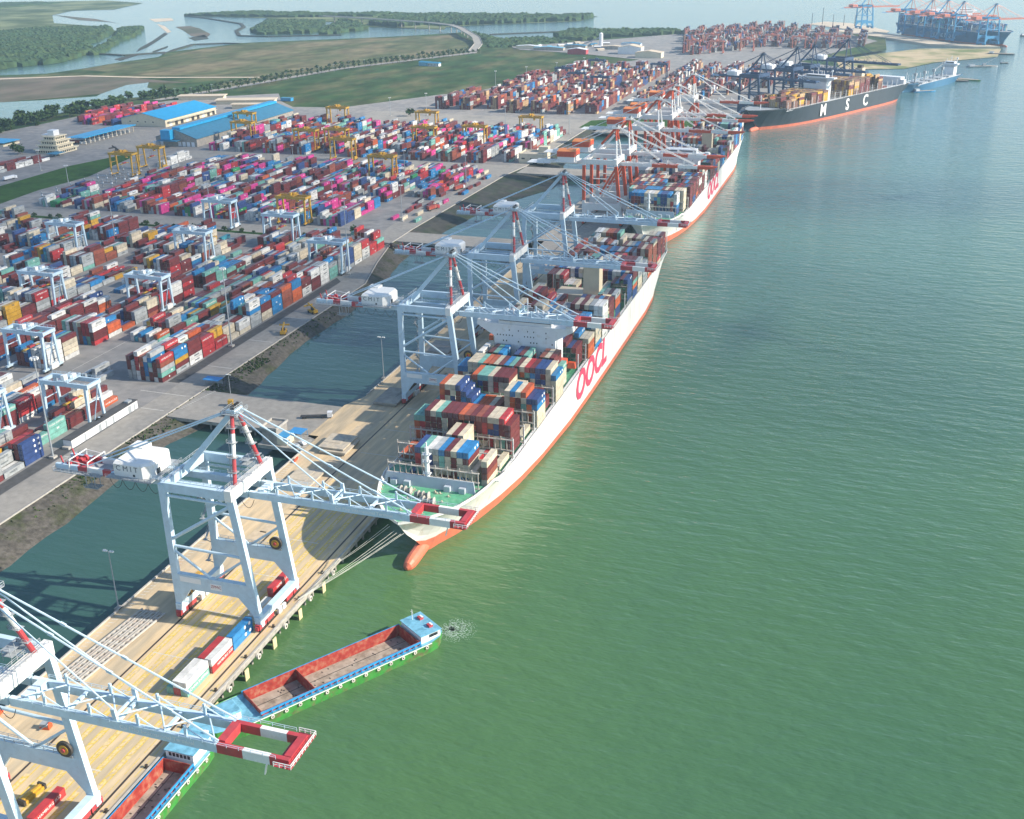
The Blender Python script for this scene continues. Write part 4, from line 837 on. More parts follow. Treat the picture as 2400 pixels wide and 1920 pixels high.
def simple_ship(name, label, loc, rz, L, B, zf, zm, paint, boot, k, group=None, house=None, cat='container ship'):
    t = thing(name, label, cat, loc, rz, group); h = hull_mesh(t, L, B, zf, zm, paint, boot, 'grey', -1, -2.2, 1.6, True, k)
    if house:
        y, zt, wd = house; b = MB(); b.box(-wd*.62, wd*.62, y, y+12, zm-2, zt-4, 0); b.hexa([(-wd*.62, y, zt-8), (wd*.62, y, zt-8), (wd*.62, y+9, zt-8), (-wd*.62, y+9, zt-8)], [(-wd, y, zt-4), (wd, y, zt-4), (wd, y+8, zt-4), (-wd, y+8, zt-4)], 0); b.box(-wd, wd, y, y+8, zt-4, zt-2.6, 0); b.box(-wd*.55, wd*.55, y+.5, y+9, zt-2.6, zt, 0); b.box(-wd*.5, wd*.5, y+.42, y+.5, zt-2, zt-.6, 1)
        hh = b.build('wheelhouse', ['superwhite', 'glass'], t); c = MB(); c.tube((0, y+6, zt), (0, y+6, zt+8), .4, 0, 6); c.beam((-2.5, y+6, zt+5), (2.5, y+6, zt+5), .3)
        for x in (-7, 5, 8): c.tube((x, y+6, zt), (x, y+6, zt+4), .3, 0, 5)
        c.tube((wd*.8, y+4, zt-3), (wd*.8, y+4, zt+4.5), .45, 0, 6); c.tube((wd*.8, y+4, zt+4), (wd*.8, y+4, zt+6.2), 1.2, 0, 8); c.build('radar_mast', 'superwhite', hh)
    b = MB(); b.tube((0, 26*k, zf-2), (0, 26*k, zf+14), .5, 0, 7); b.beam((-2, 26*k, zf+12), (2, 26*k, zf+12), .4); b.build('foremast', 'superwhite', t)
    b = MB()
    for s in (-1, 1):
        for i in range(int((L-70)/14)):
            y = 48*k+i*14; b.box(s*(B-1.2)-.25, s*(B-1.2)+.25, y-.25, y+.25, zm-1, zm+9)
        b.box(min(s*(B-1.6), s*(B-.6)), max(s*(B-1.6), s*(B-.6)), 45*k, L-14, zm-1, zm-.7); b.rails([(s*(B-.5), 50*k, zm), (s*(B-.5), L-10, zm)], 1.2, .1, 0, 4)
    b.build('side_stanchions', 'superwhite', t)
    return t, h
AX = R(-25.2)
msc, h = simple_ship('container_ship', 'charcoal container ship with salmon waterline at the angled quay', (-150, 1330, 0), AX, 366, 24.5, 20, 16.5, 'hullblack', 'boot', 1.0, None, (150, 46, 25))
for wd, y in (('M', 131), ('S', 192), ('C', 240)): lettering(text_mesh(wd, 19, 'whiteletter', .15, 0, .45), '+x', (24.6, y, 7.2), h)
b = MB(); b.box(-17, 17, 352, 363, 15, 25); b.box(16, 22, 352, 358, 15, 22); b.build('stern_house', 'superwhite', msc); b = MB(); b.box(-5, 5, 262, 270, 15, 44, 0); b.box(-3, 3, 263, 269, 44, 47.5, 1); b.build('funnel', ['funnel', 'steeldark'], msc)
for i in range(14): 
    y = 48+i*14.5+(34 if i > 6 else 0)
    if y < 345: lashing_bridge(msc, y-1.2, -22, 22, 15, 22.5)
AF = R(32.3)
mk2, h = simple_ship('container_ship', 'blue container ship at the top right, half hidden behind salmon cranes', (214, 2440, -1), AF, 360, 26, 24, 19, 'hullblue', 'boot', 1.0, None, (150, 58, 27))
lettering(text_mesh('M A E R S K', 17, 'paleblueletter', .15, 0, .4), '-x', (-26.1, 178, 8), h)
b = MB(); b.box(-16, 16, 250, 262, 18, 52); b.build('funnel', 'superwhite', mk2)
# bulk carrier and small craft beyond it
bulk, h = simple_ship('bulk_carrier', 'blue bulk carrier with deck cranes beyond the stern of the charcoal ship', (18, 1712, 0), R(-23.5), 190, 15, 8, 4.5, 'hullblue', 'hullblue', .55, None, (168, 24, 12), 'bulk carrier')
for y in (45, 78, 111, 142):
    b = MB(); b.tube((0, y, 3), (0, y, 17), 1.2, 0, 8); b.box(-2, 2, y-2, y+2, 15, 18.5, 0); b.beam((0, y, 16), (9, y-22 if y != 111 else y+20, 29), .9, .9); b.tube((0, y, 18), (9, y-22 if y != 111 else y+20, 29), .12, 0, 4); b.build('deck_crane', 'grey', bulk)
    b = MB(); b.box(-9, 9, y+6, y+26, 3, 5.4); b.build('hatch_cover', 'grey', bulk)
def small_boat(name, label, loc, rz, L, B, paint, cab, z=1.2, crane=False, group=None, cat='boat'):
    t = thing(name, label, cat, loc, rz, group); P = [(-B*.6, 0), (B*.6, 0), (B, L*.15), (B, L*.75), (B*.5, L*.94), (0, L), (-B*.5, L*.94), (-B, L*.75), (-B, L*.15)]
    b = MB(); b.hexa([(x*.85, y, -5.4) for x, y in P], [(x, y, -5+z) for x, y in P], 0); b.hexa([(x*.9, y*.96+L*.02, -5+z) for x, y in P], [(x*.88, y*.95+L*.025, -4.9+z) for x, y in P], 1); b.build('hull', [paint, 'holdfloor'], t)
    b = MB(); b.box(-B*.6, B*.6, L*.06, L*.22, -5+z, -5+z+2.6, 0); b.box(-B*.66, B*.66, L*.05, L*.24, -5+z+2.6, -5+z+2.8, 1); b.box(-B*.5, B*.5, L*.221, L*.225, -5+z+1.3, -5+z+2.2, 2); b.build('cabin', ['superwhite', cab, 'glass'], t)
    if crane: b = MB(); b.box(-2, 2, L*.5, L*.6, -5+z, -1+z, 0); b.beam((0, L*.55, -2+z), (0, L*.95, 9+z), .8, .8); b.beam((0, L*.55, -1+z), (-1, L*.4, 7+z), .6, .6); b.tube((-1, L*.4, 7+z), (0, L*.95, 9+z), .12, 0, 4); b.build('boom_crane', 'grey', t)
    return t
small_boat('river_barge', 'long green barge moored outside the blue bulk carrier', (78, 1905, 0), R(-118), 62, 6, 'bargegreen', 'bargeteal', 2)
small_boat('river_barge', 'dark open barge squeezed between bulk carrier and green barge', (62, 1878, 0), R(-100), 55, 6, 'hullblack', 'grey', 2)
small_boat('work_boat', 'small blue work boat beside the hull of the bulk carrier', (36, 1728, 0), R(-60), 34, 4, 'bargeblue', 'superwhite', 1.6)
small_boat('dredger', 'crane dredger lying off the sandy point', (122, 2068, 0), R(-70), 52, 6, 'grey', 'grey', 2, True, None, 'dredger')
small_boat('work_boat', 'tiny dark boat right of the crane dredger', (178, 2140, 0), R(-80), 14, 2.5, 'hullblack', 'grey', 1.4)
small_boat('work_boat', 'tiny dark boat cut by the right edge of the photo', (256, 2690, 0), R(-60), 30, 4, 'hullblack', 'grey', 2.5)
small_boat('river_barge', 'flat barge beached at the tip of the sand bank', (168, 2300, 0), R(-100), 46, 6, 'hullblack', 'grey', 2)
# the two open hopper barges by the quay
def barge(label, loc, rz, L, B, hold0, hold1, divs, stern, bowhouse, dark=0):
    t = thing('hopper_barge', label, 'barge', (loc[0], loc[1], .9), rz, 'open barges by the quay')
    O = [(-B*.62, 0), (B*.62, 0), (B*.9, 2.5), (B, 6), (B, L-14), (B*.8, L-6), (B*.4, L-1.2), (0, L), (-B*.4, L-1.2), (-B*.8, L-6), (-B, L-14), (-B, 6), (-B*.9, 2.5)]
    b = MB(); n = len(O); zt = lambda y: -1.9+max(0, (y-L+18)/18)*1.1+max(0, (8-y)/8)*.6
    for i in range(n):
        p, q = O[i], O[(i+1) % n]; b.q([(p[0]*.9, p[1]*.99+L*.005, -6.6), (q[0]*.9, q[1]*.99+L*.005, -6.6), (*q, zt(q[1])), (*p, zt(p[1]))], 0)
    hw = B-1.25
    for (x0, x1, y0, y1) in ((-B, -hw, 6, L-14), (hw, B, 6, L-14)): b.q([(x0, y0, -1.9), (x1, y0, -1.9), (x1, y1, -1.9), (x0, y1, -1.9)], 1)
    b.q([(x, y, zt(y)+.01) for x, y in O if y <= 6]+[], 1) if False else None
    b.q([(-B, 6, -1.9), (-B*.9, 2.5, zt(2.5)), (-B*.62, 0, zt(0)), (B*.62, 0, zt(0)), (B*.9, 2.5, zt(2.5)), (B, 6, -1.9)], 1); b.q([(B, hold0, -1.88), (B, 5.9, -1.88), (-B, 5.9, -1.88), (-B, hold0, -1.88)][::-1], 1)
    b.q([(-B, hold1, -1.88), (-B, L-14, -1.9), (B, L-14, -1.9), (B, hold1, -1.88)][::-1], 1); b.q([(B, L-14, -1.9), (B*.8, L-6, zt(L-6)), (B*.4, L-1.2, zt(L-1.2)), (0, L, zt(L)), (-B*.4, L-1.2, zt(L-1.2)), (-B*.8, L-6, zt(L-6)), (-B, L-14, -1.9)], 1)
    b.build('hull', ['bargegreen', 'bargeteal'], t)
    b = MB()
    for s in (-1, 1): b.box(min(s*hw, s*(hw+.18)), max(s*hw, s*(hw+.18)), hold0, hold1, -4.7, -.35, 0)
    for y in [hold0, hold1-.2]+divs: b.box(-hw, hw, y, y+.2, -4.7, -.4, 0)
    b.q([(-hw, hold0, -4.5), (hw, hold0, -4.5), (hw, hold1, -4.5), (-hw, hold1, -4.5)], 1); b.q([(-hw, hold0, -4.75), (-hw, hold1, -4.75), (hw, hold1, -4.75), (hw, hold0, -4.75)], 1)
    for x in (-hw*.35, hw*.35): b.box(x-.1, x+.1, hold0, hold1, -4.5, -4.44, 2)
    q = random.Random(int(L))
    for i in range(40): x = q.uniform(-hw, hw)*.9; y = q.uniform(hold0+1, hold1-1); b.box(x-.3, x+.3, y-.15, y+.15, -4.5, -4.4, 2)
    b.build('cargo_hold', ['holdred', 'holdfloor' if not dark else 'holdfloor', 'steeldark'], t)
    b = MB()
    for s in (-1, 1):
        b.box(min(s*(hw+.2), s*(hw+.5)), max(s*(hw+.2), s*(hw+.5)), hold0-.4, hold1+.4, -1.0, -.3, 0); x = s*(hw+.75)
        for i in range(int((hold1-hold0)/2.2)): y = hold0+i*2.2; b.box(x-.25, x+.25, y, y+.3, -1.9, -.7, 0)
        b.rails([(s*(B-.15), hold0, -1.9), (s*(B-.15), hold1, -1.9)], .8, .06, 0, 3)
    b.build('coaming', 'bargeblue', t)
    if stern == 1:   # low blue deckhouse with two red hatches
        b = MB(); b.box(-B*.8, B*.8, 1.6, hold0-.9, -1.9, .9, 0); b.box(-B*.86, B*.86, 1.2, hold0-.6, .9, 1.12, 1)
        for x in (-4.5, -2.6, -.6, 1.4, 3.4): b.box(x-.6, x+.6, 1.54, 1.6, -.6, .4, 2); b.box(-B*.8-.06, -B*.8, 2.4+x*.3+1.6, 3.4+x*.3+1.6, -.7, .4, 2)
        h = b.build('deckhouse', ['superwhite', 'bargeteal', 'glass'], t)
        for x, y in ((-2.8, 3.6), (2.8, 3.6)):
            k = MB(); k.box(x-.9, x+.9, y-.7, y+.7, 1.12, 1.9, 0); k.box(x-.8, x+.8, y-.72, y-.1, 1.9, 2.0, 1); k.build('roof_hatch', ['red', 'superwhite'], h)
        k = MB(); k.tube((4, 6, 1.1), (4, 6, 5), .12, 0, 5); k.beam((3.2, 6, 4), (4.8, 6, 4), .1); k.build('mast', 'superwhite', h)
    else:
        b = MB(); b.box(-B*.78, B*.78, 3, hold0-1.2, -1.9, 1.6, 0); b.box(-B*.84, B*.84, 2.6, hold0-.9, 1.6, 1.85, 1)
        for x in (-3, -1.8, -.6, .6, 1.8, 3): b.box(x-.42, x+.42, hold0-1.2, hold0-1.14, -.1, 1.1, 2)
        h = b.build('deckhouse', ['superwhite', 'bargeteal', 'glass'], t); k = MB(); k.tube((0, 7, 1.85), (0, 7, 5.4), .1, 0, 5); k.box(-3.4, -2.2, 2, 3, 1.85, 2.5); k.build('mast', 'superwhite', h)
    if bowhouse:
        b = MB(); y = hold1+5; b.box(-3.2, 3.4, y, y+5.5, -1.9, .7, 0); b.hexa([(-3.6, y-.4, .7), (3.8, y-.4, .7), (3.8, y+6, .7), (-3.6, y+6, .7)], [(-3, y, 1.1), (3, y, 1.1), (3, y+5, 1.1), (-3, y+5, 1.1)], 1); b.build('bow_cabin', ['superwhite', 'bargeteal'], t)
    for s in (-1, 1):
        for i in range(int((L-22)/4.6)):
            y = 8+i*4.6; k = MB(); k.tube((s*(B-.05), y, -2.7), (s*(B+.3), y, -2.7), .62, 0, 10); k.tube((s*(B+.25), y, -2.7), (s*(B+.33), y, -2.7), .26, 1, 8); k.build('tyre', ['palerubber', 'tyre'], t)
    b = MB()
    for s in (-1, 1):
        b.box(min(s*(B-.1), s*(B+.14)), max(s*(B-.1), s*(B+.14)), 6, L-14, -2.1, -1.87, 0)
    b.build('rubbing_strake', 'superwhite', t)
    return t
barge('open green barge with a divided red hold, swinging away from the quay', (-124.2, 287.5, 0), R(146), 86, 7.4, 10, 66, [48], 1, True)
barge('open green barge cut by the bottom edge, close along the quay', (-167.6, 216.5, 0), R(180), 74, 5.7, 13, 62, [], 2, False)
fm = MB(); q = random.Random(8)
for i in range(700):
    a = q.uniform(0, 6.3); r = q.random()**.7; x = -120+6.5*r*math.cos(a)+2*r; y = 293+7.5*r*math.sin(a); s = q.uniform(.15, .75)*(1.3-r); d = q.uniform(0, 3.1); u, v = math.cos(d)*s, math.sin(d)*s
    fm.q([(x-u, y-v, -4.97), (x+v*.35, y-u*.35, -4.97), (x+u, y+v, -4.97), (x-v*.3, y+u*.3, -4.97)])
tag(fm.build('propeller_wash', 'foam'), 'churned pale foam behind the stern of the open green barge', 'foam', None, 'stuff')
for i, (a, c) in enumerate([((-155.5, 322.5, 14), (-174.4, 304.6, .8)), ((-154.4, 321.4, 14), (-174.4, 304.4, .8)), ((-152.3, 320.2, 13), (-174.4, 286.8, .8)), ((-151.2, 320, 12.5), (-174.3, 286.6, .8)), ((-149.8, 320.5, 12), (-174.4, 286.3, .8)), ((-148.9, 321.5, 12), (-174.2, 286.1, .8))]):
    b = MB(); A_ = Vector(a); C_ = Vector(c); pts = [A_.lerp(C_, f/10)-Vector((0, 0, .6*math.sin(math.pi*f/10))) for f in range(11)]; b.pathtube(pts, .075)
    tag(b.build('mooring_line', 'rope'), '%s mooring rope from the bow of the nearest ship, counted from the top' % ORD[i+1], 'mooring rope', 'mooring ropes at the bow of the nearest ship')
# ------------------------------------------------------------------ shipping containers
PAL = dict(maroon=(.150, .028, .030), red=(.42, .035, .04), orange=(.50, .105, .035), rust=(.27, .075, .045), cream=(.60, .53, .40), white=(.70, .70, .67), grey=(.36, .385, .39), blue=(.025, .20, .45), navy=(.03, .065, .20), turquoise=(.05, .33, .42), teal=(.17, .40, .34), green=(.03, .27, .09), pink=(.62, .05, .26), yellow=(.60, .34, .035), brown=(.20, .10, .07), tan=(.46, .31, .17))
cr = random.Random(77)
def pick(P):
    t = cr.random()*sum(P.values())
    for k, v in P.items():
        t -= v
        if t <= 0: return k
    return k
PS = dict(maroon=34, cream=20, white=8, blue=9, navy=9, teal=7, orange=9, red=6, grey=5, rust=5)
PY = dict(maroon=36, red=8, grey=14, white=14, cream=9, blue=11, navy=4, teal=5, yellow=3, orange=3, rust=5, turquoise=1)
PB = dict(maroon=31, red=6, grey=8, white=13, cream=9, blue=10, navy=6, teal=6, orange=3, rust=6, pink=13, green=2)
PC = dict(maroon=36, red=8, grey=9, white=14, cream=5, blue=8, navy=5, teal=7, orange=3, rust=8, pink=5)
PD = dict(maroon=44, rust=10, brown=14, tan=10, blue=4, white=9, grey=8, navy=5, orange=1)
PM = dict(brown=32, tan=22, maroon=24, yellow=20, rust=6)
PE = dict(maroon=26, rust=14, orange=3, grey=16, navy=14, brown=26)
LETTER = dict(C='cream', W='white', R='maroon', r='red', O='orange', B='blue', N='navy', T='teal', G='grey', Y='yellow', K='rust')
REC = []; H = 2.62
TIERW = ['topmost', 'second from top', 'third from top', 'fourth from top', 'fifth from top', 'sixth from top', 'lowest']
def rec(x, y, z, col, L=12.19, top=True, front=True, side=True, label=None, group=None, ang=0, force=False, back=True, left=True):
    p = proj((x, y+3, z+1.3))
    if not (-.04 < p[0] < 1.06 and -.06 < p[1] < 1.08): return
    a = (2.44*L*.5 if top else 0)+(2.44*H*.8 if front else 0)+(L*H*.5 if side else 0)
    if not (a or back or left): return
    REC.append(dict(p=(x, y, z), c=col, L=L, t=top, f=front, s=side, b=back, l=left, lab=label, g=group, a=ang, sc=(1e9 if force else a/p[2]**2)))
def block(Hm, nr, ns, place, pal, colors=None, label=None, group=None, ang=0, L=12.19):
    """Hm[r][s] tiers; r counts from the water side (+x), s away from the camera (+y)"""
    up = {}
    g = lambda r, s: Hm[r][s] if 0 <= r < nr and 0 <= s < ns else 0
    for r in range(nr):
        last = None
        for s in range(ns):
            n = Hm[r][s]
            prev = None
            for t in range(n):
                c = (colors or {}).get((r, s, t)) or (prev if prev and cr.random() < .3 else last if last and cr.random() < .3 else up[s] if up.get(s) and cr.random() < .3 else pick(pal)); prev = last = up[s] = c
                x, y, z = place(r, s, t)
                rec(x, y, z, c, L, t == n-1, t >= g(r, s-1), t >= g(r-1, s), label(r, s, n-1-t, c) if label else None, group, ang, back=t >= g(r, s+1), left=t >= g(r+1, s))
# --- the nearest ship: rows written from quay side to water side, 19 across
def ship_boxes(ship, hs, tops, first, pal, z0=17.0):
    bays = BAY[:8]+AFT; nr = 19; ns = len(bays); Hm = [[0]*ns for _ in range(nr)]; col = {}
    for s in range(ns):
        for r in range(nr):
            h = hs[s][18-r]; Hm[r][s] = h
            k = tops[s].ljust(19)[18-r] if s in tops else ' '
            if k != ' ' and h: col[r, s, h-1] = LETTER[k]
    bn = ['foremost bay', 'second bay from bow', 'third bay from bow', 'fourth bay from bow', 'fifth bay from bow', 'sixth bay from bow', 'bay before wheelhouse screen', 'bay touching the wheelhouse']+['%s bay behind wheelhouse' % ORD[i+1] for i in range(14)]
    def lab(r, s, d, c):
        k = sum(1 for q in range(r+1) if Hm[q][s] > 0)
        return '%s container on nearest ship, %s, %s stack from water, %s' % (c, TIERW[min(d, 6)], ORD[k], bn[s]) if first else None
    block(Hm, nr, ns, lambda r, s, t: (ship[0]+22.2-2.467*r, ship[1]+bays[s]+6.1, z0+H*t), pal, col, lab, 'containers stacked on the nearest ship')
D = lambda s: [int(c) for c in s]
hs = {0: '0000015555555552040', 1: '0111111345551110010', 2: '0556666666666666650', 3: '1222111111111111010', 4: '3666654333331666655', 5: '3344466666664433320', 6: '5566666666666666665', 7: '3360666036664566640'}
hs = {k: D(v) for k, v in hs.items()}
tp = {0: '      NTWGBRCBB C B', 1: '        KCR        ', 2: ' TTRCTRRROKRKRCCr  ', 4: ' OCCNNNBOOC  CBCONN', 5: '     OTTCRRRC      ', 6: 'BBCCTOOCRBTRCrRNNCB', 7: '  WRRT  W RTB  CRT '}
for i in range(8, 22):
    base = cr.choice((5, 6, 6)); row = []; h = base
    for r in range(19):
        if cr.random() < .3: h = max(3, min(7, base+cr.choice((-2, -1, 0, 0, 1))))
        row.append(h)
    if i == 8: row = D('5555666666666655440')
    if i == 9: row = D('6555544466666666544')
    if i == 10: row = D('6663311333366666655')
    if i == 13: row = D('6655444000000006666')
    if i in (14,): row = D('6666444000000445566')
    hs[i] = row
tp[9] = '   BBRRBBCCRRRRRBCC'; tp[10] = '  TBBRC  GGC RRBBBW'
ship_boxes(SHIP1, hs, tp, True, PS)
hs2 = {}
for i in range(22):
    base = cr.choice((5, 6, 6, 6)); h = base; row = []
    for r in range(19):
        if cr.random() < .25: h = max(4, min(7, base+cr.choice((-1, 0, 0, 1))))
        row.append(h)
    hs2[i] = row
hs2[0] = D('0006666666666665600'); hs2[1] = D('0666666666666666660')
for i in (13, 14): hs2[i] = D('4444000000000004444')
ship_boxes(SHIP2, hs2, {0: '   BBBBCWWCBNNBC   ', 21: '  RRRGGGGGGRRGGG   ', 1: ' TCRRRBBBBBRCRRCC  '}, False, dict(PS, navy=18, cream=24))
# --- charcoal ship and blue ship
def far_ship(loc, a, bays, nr, fn, pal, z0):
    ca, sa = math.cos(a), math.sin(a); Hm = [[fn(r, s) for s in range(len(bays))] for r in range(nr)]
    def place(r, s, t):
        x = (nr-1)*1.235-2.47*r; y = bays[s]+6.1; return (loc[0]+x*ca-y*sa, loc[1]+x*sa+y*ca, z0+H*t)
    block(Hm, nr, len(bays), place, pal, None, None, None, a)
mb_ = [46+14.4*i for i in range(7)]+[168+14.4*i for i in range(6)]+[276+14.4*i for i in range(5)]
far_ship((-150, 1330), AX, mb_, 18, lambda r, s: (max(0, cr.choice((3, 4, 4, 5))-(2 if s > 2 and r < 3 else 0)) if s < 4 else (5 if s < 7 else ((0 if r < 9 and s < 9 else 7) if s < 13 else cr.choice((0, 1, 6, 7)) if s < 15 else 0))), PM, 17)
far_ship((214, 2440), AF, mb_, 20, lambda r, s: cr.choice((5, 6, 6)) if s < 6 else cr.choice((7, 8, 8)), dict(navy=30, turquoise=10, grey=18, blue=20, maroon=12, white=6), 18)
# --- yard blocks
def yard(xr, pitch, nb, nr, y0, ns, hfn, pal, lab=None, group=None, keep=None, dx=0):
    for k in range(nb):
        Hm = [[0]*ns for _ in range(nr)]
        pb = None
        for s in range(ns):
            base = hfn(k, s)
            if pb and base and cr.random() < .45: base = pb
            pb = base or pb
            for r in range(nr):
                x = xr-pitch*k-1.22-2.6*r; y = y0+12.75*s+6.1; h = base
                if h > 0: h = max(0, min(6, base+cr.choice((-2, -1, 0, 0, 0, 0, 0, 1))))
                if keep and not keep(x, y): h = 0
                Hm[r][s] = h
        block(Hm, nr, ns, lambda r, s, t: (xr-pitch*k-1.22-2.6*r, y0+12.75*s+6.1, H*t), pal, YC.get((xr, k)), (lambda r, s, d, c: lab(k*nr+r, s, d, c)) if lab else None, group)
YC = {(-340, 0): {(0, 0, 5): 'orange', (0, 0, 4): 'red', (0, 0, 3): 'rust', (0, 1, 3): 'blue', (0, 1, 4): 'blue', (0, 1, 2): 'yellow', (0, 1, 1): 'maroon', (0, 1, 0): 'grey', (1, 0, 4): 'blue', (2, 0, 4): 'blue', (3, 0, 4): 'white', (4, 0, 4): 'rust'}}
PRE = {}
def near_h(k, s):
    if k == 0 and s < 2: return 5
    if s % 9 == 8 and cr.random() < .5: return 0
    if k == 1 and s < 3: return 0
    if k == 0: return cr.choice((3, 4, 4, 5, 5)) if cr.random() > .06 else 1
    if cr.random() < .07: return 0
    return cr.choice((1, 2, 3, 3, 4, 4, 4, 5))
yard(-340, 35.3, 10, 8, 450, 22, near_h, PY, lambda r, s, d, c: '%s container, %s, %s row from road, %s slot up main yard' % (c, TIERW[min(d, 6)], ORD[r+1], ORD[s+1]), 'containers in the main near yard')
def low_h(k, s): return 0 if (k == 0 and s in (3, 4) and False) else cr.choice((2, 3, 3, 4)) if cr.random() > .12 else 1
yard(-340, 35.3, 6, 8, 322, 8, low_h, PY, lambda r, s, d, c: '%s container, %s, %s row from road, %s slot, bottom-left yard' % (c, TIERW[min(d, 6)], ORD[r+1], ORD[s+1]), 'containers in the bottom-left yard', lambda x, y: y < 426 and not (x > -347 and y > 366))
for i, (x, y, z, c) in enumerate([(-373, 447, 0, 'grey'), (-379, 452, 0, 'white'), (-379, 452, 2.62, 'grey'), (-384, 450, 0, 'grey')]):
    rec(x, y, z, c, force=True, label=['pale grey container standing alone on the paving beside the near yard block', 'white lettered container under a grey one, in the small group of loose boxes', 'grey container stacked on the white one in the small loose group', 'grey container at the back left of the small loose group'][i], group='loose containers between the near yard blocks')
yard(-366, 33, 10, 8, 778, 18, lambda k, s: 0 if cr.random() < .06 or (k == 0 and s < 9) else cr.choice((2, 2, 3, 3, 4, 4)), PB, keep=lambda x, y: x > -352-370 and not (x < -660 and y > 830))
yard(-344, 33, 11, 7, 1054, 15, lambda k, s: 0 if cr.random() < .05 or (k == 0 and s < 1) else cr.choice((3, 3, 4, 4, 5)), PC, keep=lambda x, y: not (x < -700) and not (x > -352 and y < 1100))
yard(-346, 34, 7, 6, 1385, 40, lambda k, s: 0 if cr.random() < .06 else cr.choice((4, 5, 5, 6, 6)), PD, keep=lambda x, y: inpoly(x, y, [(-345, 1380), (-566, 1400), (-545, 1590), (-528, 1720), (-495, 1885), (-440, 2010), (-345, 2040)]))
yard(-130, 34, 6, 6, 1440, 40, lambda k, s: 0 if cr.random() < .2 else cr.choice((3, 4, 4, 5)), dict(PD, white=14, tan=16), keep=lambda x, y: x > -340 and x < -300+(y-1440)*.52 and y < 1960)
yard(-20, 32, 14, 6, 2080, 58, lambda k, s: 0 if cr.random() < .18 else cr.choice((3, 4, 5, 5, 6)), PE, keep=lambda x, y: inpoly(x, y, [(-445, 2600), (-290, 2830), (-120, 2680), (-40, 2560), (-40, 2371), (-120, 2290), (-227, 2333), (-365, 2126)]))
yard(-905, 30, 3, 6, 1176, 11, lambda k, s: cr.choice((2, 3, 3)), dict(maroon=40, red=30, pink=16, orange=10, navy=6), keep=lambda x, y: inpoly(x, y, [(-903, 1170), (-960, 1170), (-998, 1290), (-940, 1320), (-903, 1320)]))
yard(-828, 40, 1, 5, 838, 10, lambda k, s: 2, dict(white=30, maroon=30, grey=20, red=20))
yard(-682, 40, 1, 4, 784, 1, lambda k, s: 2, dict(white=1)); yard(-676, 40, 1, 2, 806, 1, lambda k, s: 2, dict(white=1)); yard(-684, 40, 1, 3, 958, 4, lambda k, s: 3 if s else 2, dict(white=1))
for i in range(30): rec(cr.uniform(-372, -345), cr.uniform(800, 1010), 0, pick(PB))
# --- boxes standing on the quay deck, named one by one
QG = 'containers standing on the quay deck'
for x, y, z, c, lab in [(-187.2, 235.4, 0, 'teal', 'teal container in shade, lowest and farthest left on the quay'), (-184.75, 235.4, 0, 'red', 'red container underneath the pair of white ones on the quay'), (-184.75, 235.4, H, 'white', 'left white container on top of the front quay stack'), (-182.3, 235.4, 0, 'teal', 'pale green container underneath the right white one on the quay'), (-182.3, 235.4, H, 'white', 'right white lettered container on top of the front quay stack'),
    (-183.9, 247.9, 0, 'rust', 'rust container under the red one in the second quay stack'), (-183.9, 247.9, H, 'red', 'red container on top of the second quay stack, left side'), (-181.4, 247.9, 0, 'red', 'red container below a white one in the second quay stack'), (-181.4, 247.9, H, 'white', 'white lettered container on top of the second quay stack'),
    (-181.4, 260.4, 0, 'blue', 'blue container below another blue one, by the crane leg on the quay'), (-181.4, 260.4, H, 'blue', 'bright blue container with white emblems by the crane leg on the quay'), (-184, 260.4, 0, 'cream', 'beige container with a patched roof beside the blue quay stack'),
    (-183.4, 276.5, 0, 'white', 'dull white container lying between the seaside crane legs'), (-183.4, 290, 0, 'red', 'red container under another red one beyond the far crane leg'), (-183.4, 290, H, 'red', 'red container on top beyond the far crane leg'),
    (-190.3, 177.6, 0, 'red', 'red container beside the crane leg at the bottom left edge'), (-193.5, 164.5, 0, 'grey', 'grey container at the bottom edge beside the red one')]: rec(x, y, z, c, label=lab, group=QG, force=True)
REC.sort(key=lambda r: -r['sc'])
def container_mesh(L):
    b = MB(); w = 1.17; l = L/2-.06; i = .05
    b.box(-w+i, w-i, -l+i, l-i, .12, H-.13)
    for x in (-w, w-.16):
        for y in (-l, l-.16): b.box(x, x+.16, y, y+.16, 0, H-.1)
    for z in (0, H-.23):
        for x in (-w+.01, w-.13): b.box(x, x+.12, -l+.16, l-.16, z, z+.13)
        for y in (-l+.01, l-.13): b.box(-w+.16, w-.16, y, y+.12, z, z+.13)
    return b
proto = container_mesh(12.19).build('shipping_container', 'box'); db = MB()
for s in (-1, 1):
    db.box(min(s*.03, s*1.05), max(s*.03, s*1.05), -6.07, -6.0, .2, H-.2, 0)
    for x in (.3, .75): db.tube((s*x, -6.1, .2), (s*x, -6.1, H-.2), .035, 1, 4)
doorp = db.build('door', ['box', 'grey']); doorp.parent = proto
emb = MB()
for y in (1.5, 4.2): emb.tube((1.13, y, 1.5), (1.19, y, 1.5), .62, 0, 8)
emblem = emb.build('emblem', 'whiteletter'); emblem.parent = proto
TX = dict(white=('MAERSK', 'greyletter'), grey=('MAERSK', 'greyletter'), red=('HAMBURG SÜD', 'whiteletter'), orange=('HAMBURG SÜD', 'whiteletter'), teal=('CHINA SHIPPING', 'whiteletter'), pink=('ONE', 'whiteletter'), yellow=('MSC', 'greyletter'), green=('EVERGREEN', 'whiteletter'))
ind = [r for r in REC if r['lab'] and (r['t'] or r['f'] or r['s'])][:300]; idset = set(id(r) for r in ind)
first = True
